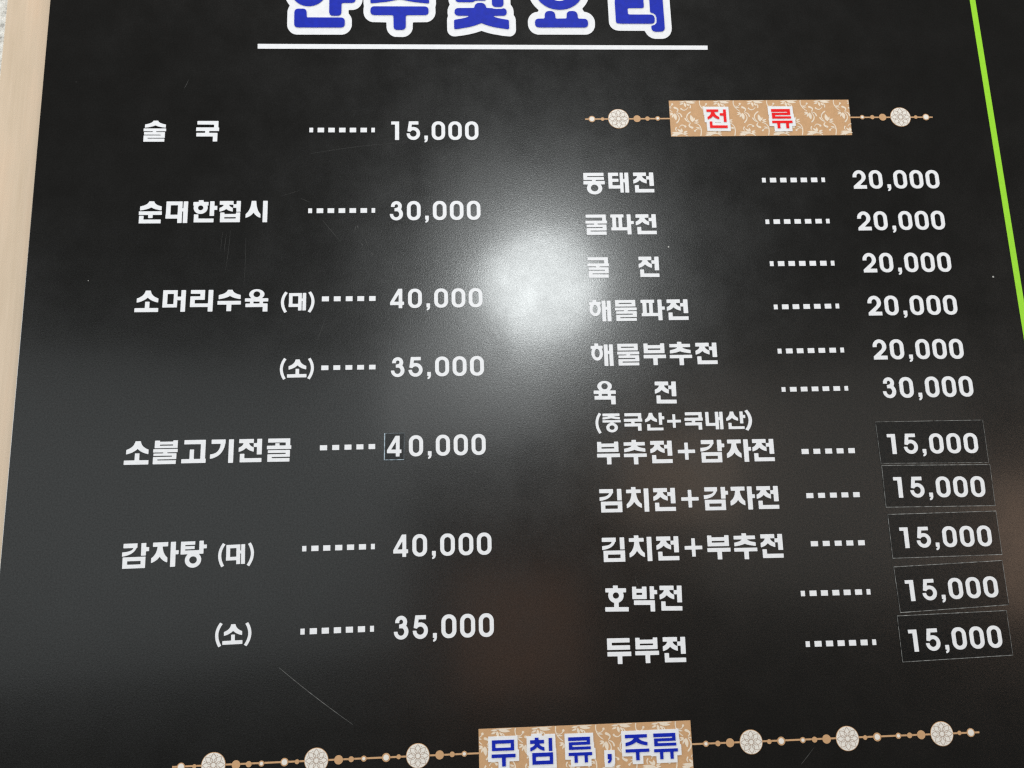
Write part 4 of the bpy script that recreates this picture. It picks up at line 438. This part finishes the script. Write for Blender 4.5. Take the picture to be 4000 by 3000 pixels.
def sheet(name, polys, thick, bevel=0.0):
    """A cut sheet: closed 2D outlines (x, z) with holes, extruded from y=0 towards the viewer (-y) by thick."""
    cu = bpy.data.curves.new(name, 'CURVE')
    cu.dimensions = '2D'
    cu.fill_mode = 'BOTH'
    cu.extrude = thick / 2
    for p in polys:
        s = cu.splines.new('POLY')
        s.points.add(len(p) - 1)
        for q, (x, z) in zip(s.points, p):
            q.co = (x, z, 0, 1)
        s.use_cyclic_u = True
    tmp = bpy.data.objects.new(name, cu)
    COL.objects.link(tmp)
    dg = bpy.context.evaluated_depsgraph_get()
    me = bpy.data.meshes.new_from_object(tmp.evaluated_get(dg))
    bpy.data.objects.remove(tmp)
    bpy.data.curves.remove(cu)
    me.name = name
    # curve lies in x,y with normal +z: turn to x,z facing -y
    me.transform(Matrix(((1, 0, 0, 0), (0, 0, -1, -thick / 2), (0, 1, 0, 0), (0, 0, 0, 1))))
    me.materials.clear()
    for p in me.polygons:
        p.use_smooth = False
    return me


_glyph_cache = {}


def glyph_mesh(table, key, thick):
    k = (id(table), key, thick)
    if k not in _glyph_cache:
        polys = []
        for c in table[key]:
            polys.append([(c[i] / 1000.0, 1.0 - c[i + 1] / 1000.0) for i in range(0, len(c), 2)])
        _glyph_cache[k] = sheet('glyph', polys, thick)
    return _glyph_cache[k]


_mat_glyph = {}


def glyph(name, table, key, thick, mt, parent, x, y, z, w, h, a):
    k = (id(table), key, thick, mt.name)
    if k not in _mat_glyph:
        me = glyph_mesh(table, key, thick).copy()
        me.name = name
        me.materials.append(mt)
        _mat_glyph[k] = me
    o = mesh_obj(name, _mat_glyph[k], None, parent, (x, y, z))
    o.scale = (w, 1.0, h)
    o.rotation_euler = (0.0, -a, 0.0)
    return o


def quad_sheet(name, q, thick):
    return sheet(name, [[tuple(p) for p in q]], thick)


random.seed(4)

# ------------------------------------------------------------------ setting: stone wall and maple panel
wall = mesh_obj('wall', box_mesh('wall', -0.75, 0.95, 0.018, 0.06, 1.0, 2.6), M_STONE)
wall['kind'] = 'structure'
wood = mesh_obj('wood_panel', box_mesh('wood_panel', -0.427, 0.80, 0.004, 0.017, 1.05, 2.5, 0.0008), M_WOOD)
wood['label'] = 'pale maple wood panel on the stone wall, showing left of the black board'
wood['category'] = 'panel'

# ------------------------------------------------------------------ the menu board
board = empty('menu_board', (0.1, 0.0, 1.12))
board['label'] = 'black Korean menu board with white prices, tan banners and a green stripe'
board['category'] = 'menu board'
mesh_obj('panel', box_mesh('panel', -0.3886, 0.70, 0.0, 0.0038, 1.12, 2.44, 0.0004), M_BOARD, board)
mesh_obj('green_stripe', box_mesh('green_stripe', 0.43360, 0.43885, -0.00018, -0.00002, 1.13, 2.43), M_GREEN, board,
         label='bright green vertical stripe')

T_LETTER = 0.00045
# title
for g, x, z, w, h, a in TITLE:
    o = glyph('title_letter', TITLE_GLYPHS, g, 0.00030, M_BLUE, board, x, -0.00036, z, w, h, a)
    o['label'] = 'big blue title letter ' + g + ' with a white outline'
    b_ = glyph('outline', OUTLINES, g, 0.00030, M_WHITE, board, x, -0.00002, z, w, h, a)
    b_.parent = o
    b_.location = (0.0, 0.00034, 0.0)
    b_.scale = (1, 1, 1)
    b_.rotation_euler = (0, 0, 0)
mesh_obj('title_underline', quad_sheet('title_underline', UNDERLINE, 0.0003), M_WHITE, board, (0, -0.00002, 0), 'long white line under the title')

# menu lines
for kind, label, pl in RUNS:
    e = empty(kind, (pl[0][1], 0.0, pl[0][2]), board, label)
    for g, x, z, w, h, a in pl:
        if g == 'dot':
            nm, th = 'dot', 0.0004
        elif g == ',':
            nm, th = 'comma', T_LETTER
        elif g.isdigit():
            nm, th = 'digit', T_LETTER
        elif g in '()+':
            nm, th = 'sign', T_LETTER
        else:
            nm, th = 'letter', T_LETTER
        glyph(nm, LETTERS, g, th, M_WHITE, e, x, -0.00002, z, w, h, a)


# ------------------------------------------------------------------ banners with printed vines
def lerp(a, b, t):
    return (a[0] + (b[0] - a[0]) * t, a[1] + (b[1] - a[1]) * t)


def tear_poly(x0, y0, x1, y1, w, n=9):
    dx, dy = x1 - x0, y1 - y0
    L = math.hypot(dx, dy)
    nx, ny = -dy / L, dx / L
    up, dn = [], []
    for i in range(n + 1):
        t = i / n
        r = w / 2 * (math.sin(math.pi * t ** 0.85) ** 0.85) + 0.02
        up.append((x0 + dx * t + nx * r, y0 + dy * t + ny * r))
        dn.append((x0 + dx * t - nx * r, y0 + dy * t - ny * r))
    return up + dn[::-1]


def stroke_poly(x0, y0, xm, ym, x1, y1, w0, w1, n=14):
    up, dn = [], []
    for i in range(n + 1):
        t = i / n
        x = (1 - t) ** 2 * x0 + 2 * t * (1 - t) * xm + t * t * x1
        y = (1 - t) ** 2 * y0 + 2 * t * (1 - t) * ym + t * t * y1
        dx = 2 * (1 - t) * (xm - x0) + 2 * t * (x1 - xm)
        dy = 2 * (1 - t) * (ym - y0) + 2 * t * (y1 - ym)
        L = math.hypot(dx, dy) + 1e-9
        w = (w0 + (w1 - w0) * t) / 2
        if i == n:
            w *= 0.55
        up.append((x - dy / L * w, y + dx / L * w))
        dn.append((x + dy / L * w, y - dx / L * w))
    return up + dn[::-1]


def clip_poly(p, x0, x1, y0, y1):
    def cut(pts, inside, inter):
        out = []
        for i in range(len(pts)):
            a, b = pts[i - 1], pts[i]
            ia, ib = inside(a), inside(b)
            if ib:
                if not ia:
                    out.append(inter(a, b))
                out.append(b)
            elif ia:
                out.append(inter(a, b))
        return out
    ix = lambda v: (lambda a, b: lerp(a, b, (v - a[0]) / (b[0] - a[0])))
    iy = lambda v: (lambda a, b: lerp(a, b, (v - a[1]) / (b[1] - a[1])))
    for inside, inter in ((lambda q: q[0] >= x0, ix(x0)), (lambda q: q[0] <= x1, ix(x1)), (lambda q: q[1] >= y0, iy(y0)), (lambda q: q[1] <= y1, iy(y1))):
        if len(p) < 3:
            return []
        p = cut(p, inside, inter)
    return p


def floral_mesh(name, wide, high):
    """Flat printed vine: many leaf outlines, each a hair above the last so that no two faces share a plane."""
    s = high / 100.0
    U = wide / s
    per = FLORAL['per']
    polys = []
    k = -1
    while (k - 1) * per < U:
        for t in FLORAL['tear']:
            polys.append(tear_poly(t[0] + k * per, t[1], t[2] + k * per, t[3], t[4]))
        for t in FLORAL['strk']:
            polys.append(stroke_poly(t[0] + k * per, t[1], t[2] + k * per, t[3], t[4] + k * per, t[5], t[6], t[7]))
        for x, y, r in FLORAL['blob']:
            polys.append([(x + k * per + r * math.cos(i * math.pi / 6), y + r * math.sin(i * math.pi / 6)) for i in range(12)])
        k += 1
    bm = bmesh.new()
    for i, p in enumerate(polys):
        p = clip_poly(p, 0.6, U - 0.6, 0.8, 99.2)
        if len(p) < 3:
            continue
        y = -0.000002 * (i % 24)
        vs = [bm.verts.new((q[0] * s, y, -q[1] * s)) for q in p]
        try:
            f = bm.faces.new(vs)
        except ValueError:
            continue
        f.normal_update()
        if f.normal.y > 0:
            f.normal_flip()
    bmesh.ops.triangulate(bm, faces=bm.faces[:], ngon_method='EAR_CLIP')
    return from_bm(name, bm)


def banner(q, letters, mt, label, word):
    e = empty('heading_banner', (q[3][0], 0, q[3][1]), board, label)
    mesh_obj('banner_film', quad_sheet('banner_film', q, 0.00022), M_TAN, e, (0, -0.00002, 0))
    wide = math.dist(q[0], q[1])
    high = math.dist(q[0], q[3])
    fl = mesh_obj('vine_print', floral_mesh('vine_print', wide, high), M_CREAM, e, (q[0][0], -0.00027, q[0][1]))
    fl.rotation_euler = (0, -math.atan2(q[1][1] - q[0][1], q[1][0] - q[0][0]), 0)
    for i, (g, x, z, w, h, a) in enumerate(letters):
        glyph('letter_backing', BACKINGS, g, 0.00016, M_WHITE, e, x, -0.00036 - 0.00003 * (i % 2), z, w, h, a)
        glyph('comma' if g == ',' else 'letter', BANNER_GLYPHS, g, 0.00020, mt, e, x, -0.00060, z, w, h, a)


banner(BANNER_A, BANNER_A_LETTERS, M_RED, 'tan vine-print heading banner with red letters 전류', '전류')
banner(BANNER_B, BANNER_B_LETTERS, M_BLUE, 'tan vine-print heading banner with blue letters 무침류,주류', '무침류,주류')


# ------------------------------------------------------------------ bead strings and medallions
def disc_poly(r, n=40, cx=0.0, cz=0.0):
    return [(cx + r * math.cos(2 * math.pi * i / n), cz + r * math.sin(2 * math.pi * i / n)) for i in range(n)]


UNIT_DISC = sheet('bead', [disc_poly(1.0)], 0.00012)
DISC = {}


def disc(name, mt, parent, x, y, z, r):
    k = (name, mt.name)
    if k not in DISC:
        me = UNIT_DISC.copy()
        me.name = name
        me.materials.append(mt)
        DISC[k] = me
    o = mesh_obj(name, DISC[k], None, parent, (x, y, z))
    o.scale = (r, 1, r)
    return o


FLOWER = None


def medallion(parent, x, z, r):
    global FLOWER
    d = disc('medallion', M_TAN, parent, x, -0.00024, z, r)
    w = disc('white_face', M_WHITE_PRINT, parent, x, -0.0, z, r)
    w.parent = d
    w.location = (0, -0.00014, 0)
    w.scale = (0.955, 1, 0.955)
    if FLOWER is None:
        polys = [[((c[i] / 10.0 - 50) / 50, -(c[i + 1] / 10.0 - 50) / 50) for i in range(0, len(c), 2)] for c in MEDALLION_LINES]
        FLOWER = sheet('flower_lines', polys, 0.00005)
        FLOWER.materials.append(M_TAUPE)
    f = bpy.data.objects.new('flower_lines', FLOWER)
    link(f, d)
    f.location = (0, -0.00028, 0)
    f.scale = (0.97, 1, 0.97)
    return d


def bead_string(which, beads, label):
    segs = [s for s in STRINGS if s[0] == which]
    e = empty('bead_string', (segs[0][1][0], 0, segs[0][1][1]), board, label)
    for _, p, q in segs:
        dx, dz = q[0] - p[0], q[1] - p[1]
        L = math.hypot(dx, dz)
        nx, nz = -dz / L * 0.00062, dx / L * 0.00062
        poly = [(p[0] + nx, p[1] + nz), (q[0] + nx, q[1] + nz), (q[0] - nx, q[1] - nz), (p[0] - nx, p[1] - nz)]
        mesh_obj('cord', sheet('cord', [poly], 0.00012), M_TAN, e, (0, -0.00002, 0))
    for k, x, z, r, w in beads:
        if k == 'm':
            medallion(board, x, z, r)
        else:
            disc('bead', M_TAN, e, x, -0.00022, z, r)
            if k == 'w':
                disc('bead_centre', M_WHITE_PRINT, e, x, -0.00036, z, w)


bead_string('top', BEADS_TOP, 'tan bead string either side of the upper banner')
bead_string('bottom', BEADS_BOTTOM, 'tan bead string either side of the lower banner')

# ------------------------------------------------------------------ price patches stuck over old prices
for i, (label, q, pl) in enumerate(PATCHES):
    y0 = -0.00062 if i == 0 else -0.00002
    e = empty('price_patch', (q[3][0], y0, q[3][1]))
    e['label'] = label
    e['category'] = 'price patch'
    e['group'] = 'price patches stuck on the menu board'
    th = 0.0006 if i == 0 else 0.00035
    mesh_obj('film', quad_sheet('film', q, th), M_PATCH, e, (0, y0, 0))
    # glint on the film's cut rim, painted as a thin pale strip
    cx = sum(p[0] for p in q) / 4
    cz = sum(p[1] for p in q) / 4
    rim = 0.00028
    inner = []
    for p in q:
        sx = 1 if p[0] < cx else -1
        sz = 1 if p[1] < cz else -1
        wide = 2.4 if i == 0 else 1.0      # painted glint is wider at the small patch's left and lower sides
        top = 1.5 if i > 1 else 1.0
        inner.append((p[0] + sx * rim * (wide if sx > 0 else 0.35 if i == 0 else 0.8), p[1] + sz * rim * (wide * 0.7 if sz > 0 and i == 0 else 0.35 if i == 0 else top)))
    mesh_obj('rim_glint', sheet('rim_glint', [[tuple(p) for p in q], inner], 0.00005), M_GLINT_BRIGHT if i == 0 else M_GLINT, e, (0, y0 - th - 0.00002, 0))
    for g, x, z, w, h, a in pl:
        glyph('comma' if g == ',' else 'digit', LETTERS, g, 0.0003, M_WHITE, e, x, y0 - th - 0.00003, z, w, h, a)

# ------------------------------------------------------------------ scratches on the film
SCR = [((-0.18043, 1.53927), (-0.12581, 1.49716), 0.00030), ((-0.2712, 2.01277), (-0.26772, 2.02116), 0.0003), ((-0.15312, 1.89217), (-0.13608, 1.87063), 0.0002), ((-0.15584, 1.79039), (-0.14895, 1.81057), 0.00018), ((0.09061, 1.59613), (0.09325, 1.58698), 0.00025), ((0.20793, 1.45474), (0.21896, 1.46593), 0.00035), ((-0.16354, 1.95194), (-0.08065, 1.96192), 0.00016), ((-0.2281, 1.88414), (-0.23097, 1.84885), 0.00016), ((-0.21544, 1.87729), (-0.21576, 1.83553), 0.00014), ((-0.12671, 1.8817), (-0.12568, 1.88732), 0.0004), ((0.12963, 1.79332), (0.13748, 1.7982), 0.00035), ((-0.09746, 1.7701), (-0.09338, 1.76474), 0.0002), ((-0.23428, 1.88311), (-0.23531, 1.86648), 0.00015), ((-0.23109, 1.88084), (-0.23239, 1.86534), 0.0002), ((-0.17134, 1.91166), (-0.16347, 1.90816), 0.0002), ((-0.12463, 1.88731), (-0.12377, 1.88459), 0.0006), ((-0.1214, 1.87154), (-0.11971, 1.86973), 0.0006), ((-0.11762, 1.87485), (-0.11592, 1.86923), 0.00035), ((-0.11297, 1.86361), (-0.11128, 1.86025), 0.0004), ((-0.18719, 1.91411), (-0.17043, 1.91964), 0.00014), ((-0.26052, 1.65417), (-0.25841, 1.65023), 0.0002), ((-0.03255, 1.68089), (-0.03097, 1.67923), 0.0005), ((0.0943, 1.9405), (0.10509, 1.9352), 0.00014)]
for p, q, wd in SCR:
    n = 10
    dx, dz = q[0] - p[0], q[1] - p[1]
    L = math.hypot(dx, dz)
    up, dn = [], []
    bend = random.uniform(-0.02, 0.02) * L
    for i in range(n + 1):
        t = i / n
        off = bend * 4 * t * (1 - t)
        w = wd / 2 * (0.25 + 0.75 * math.sin(math.pi * min(1, 0.12 + t * 0.9)))
        x = p[0] + dx * t - dz / L * off
        z = p[1] + dz * t + dx / L * off
        up.append((x - dz / L * w, z + dx / L * w))
        dn.append((x + dz / L * w, z - dx / L * w))
    mesh_obj('scratch', sheet('scratch', [up + dn[::-1]], 0.00001), M_SCRATCH_DEEP if wd == 0.00030 and L > 0.05 else M_SCRATCH, board, (0, -0.00001, 0))
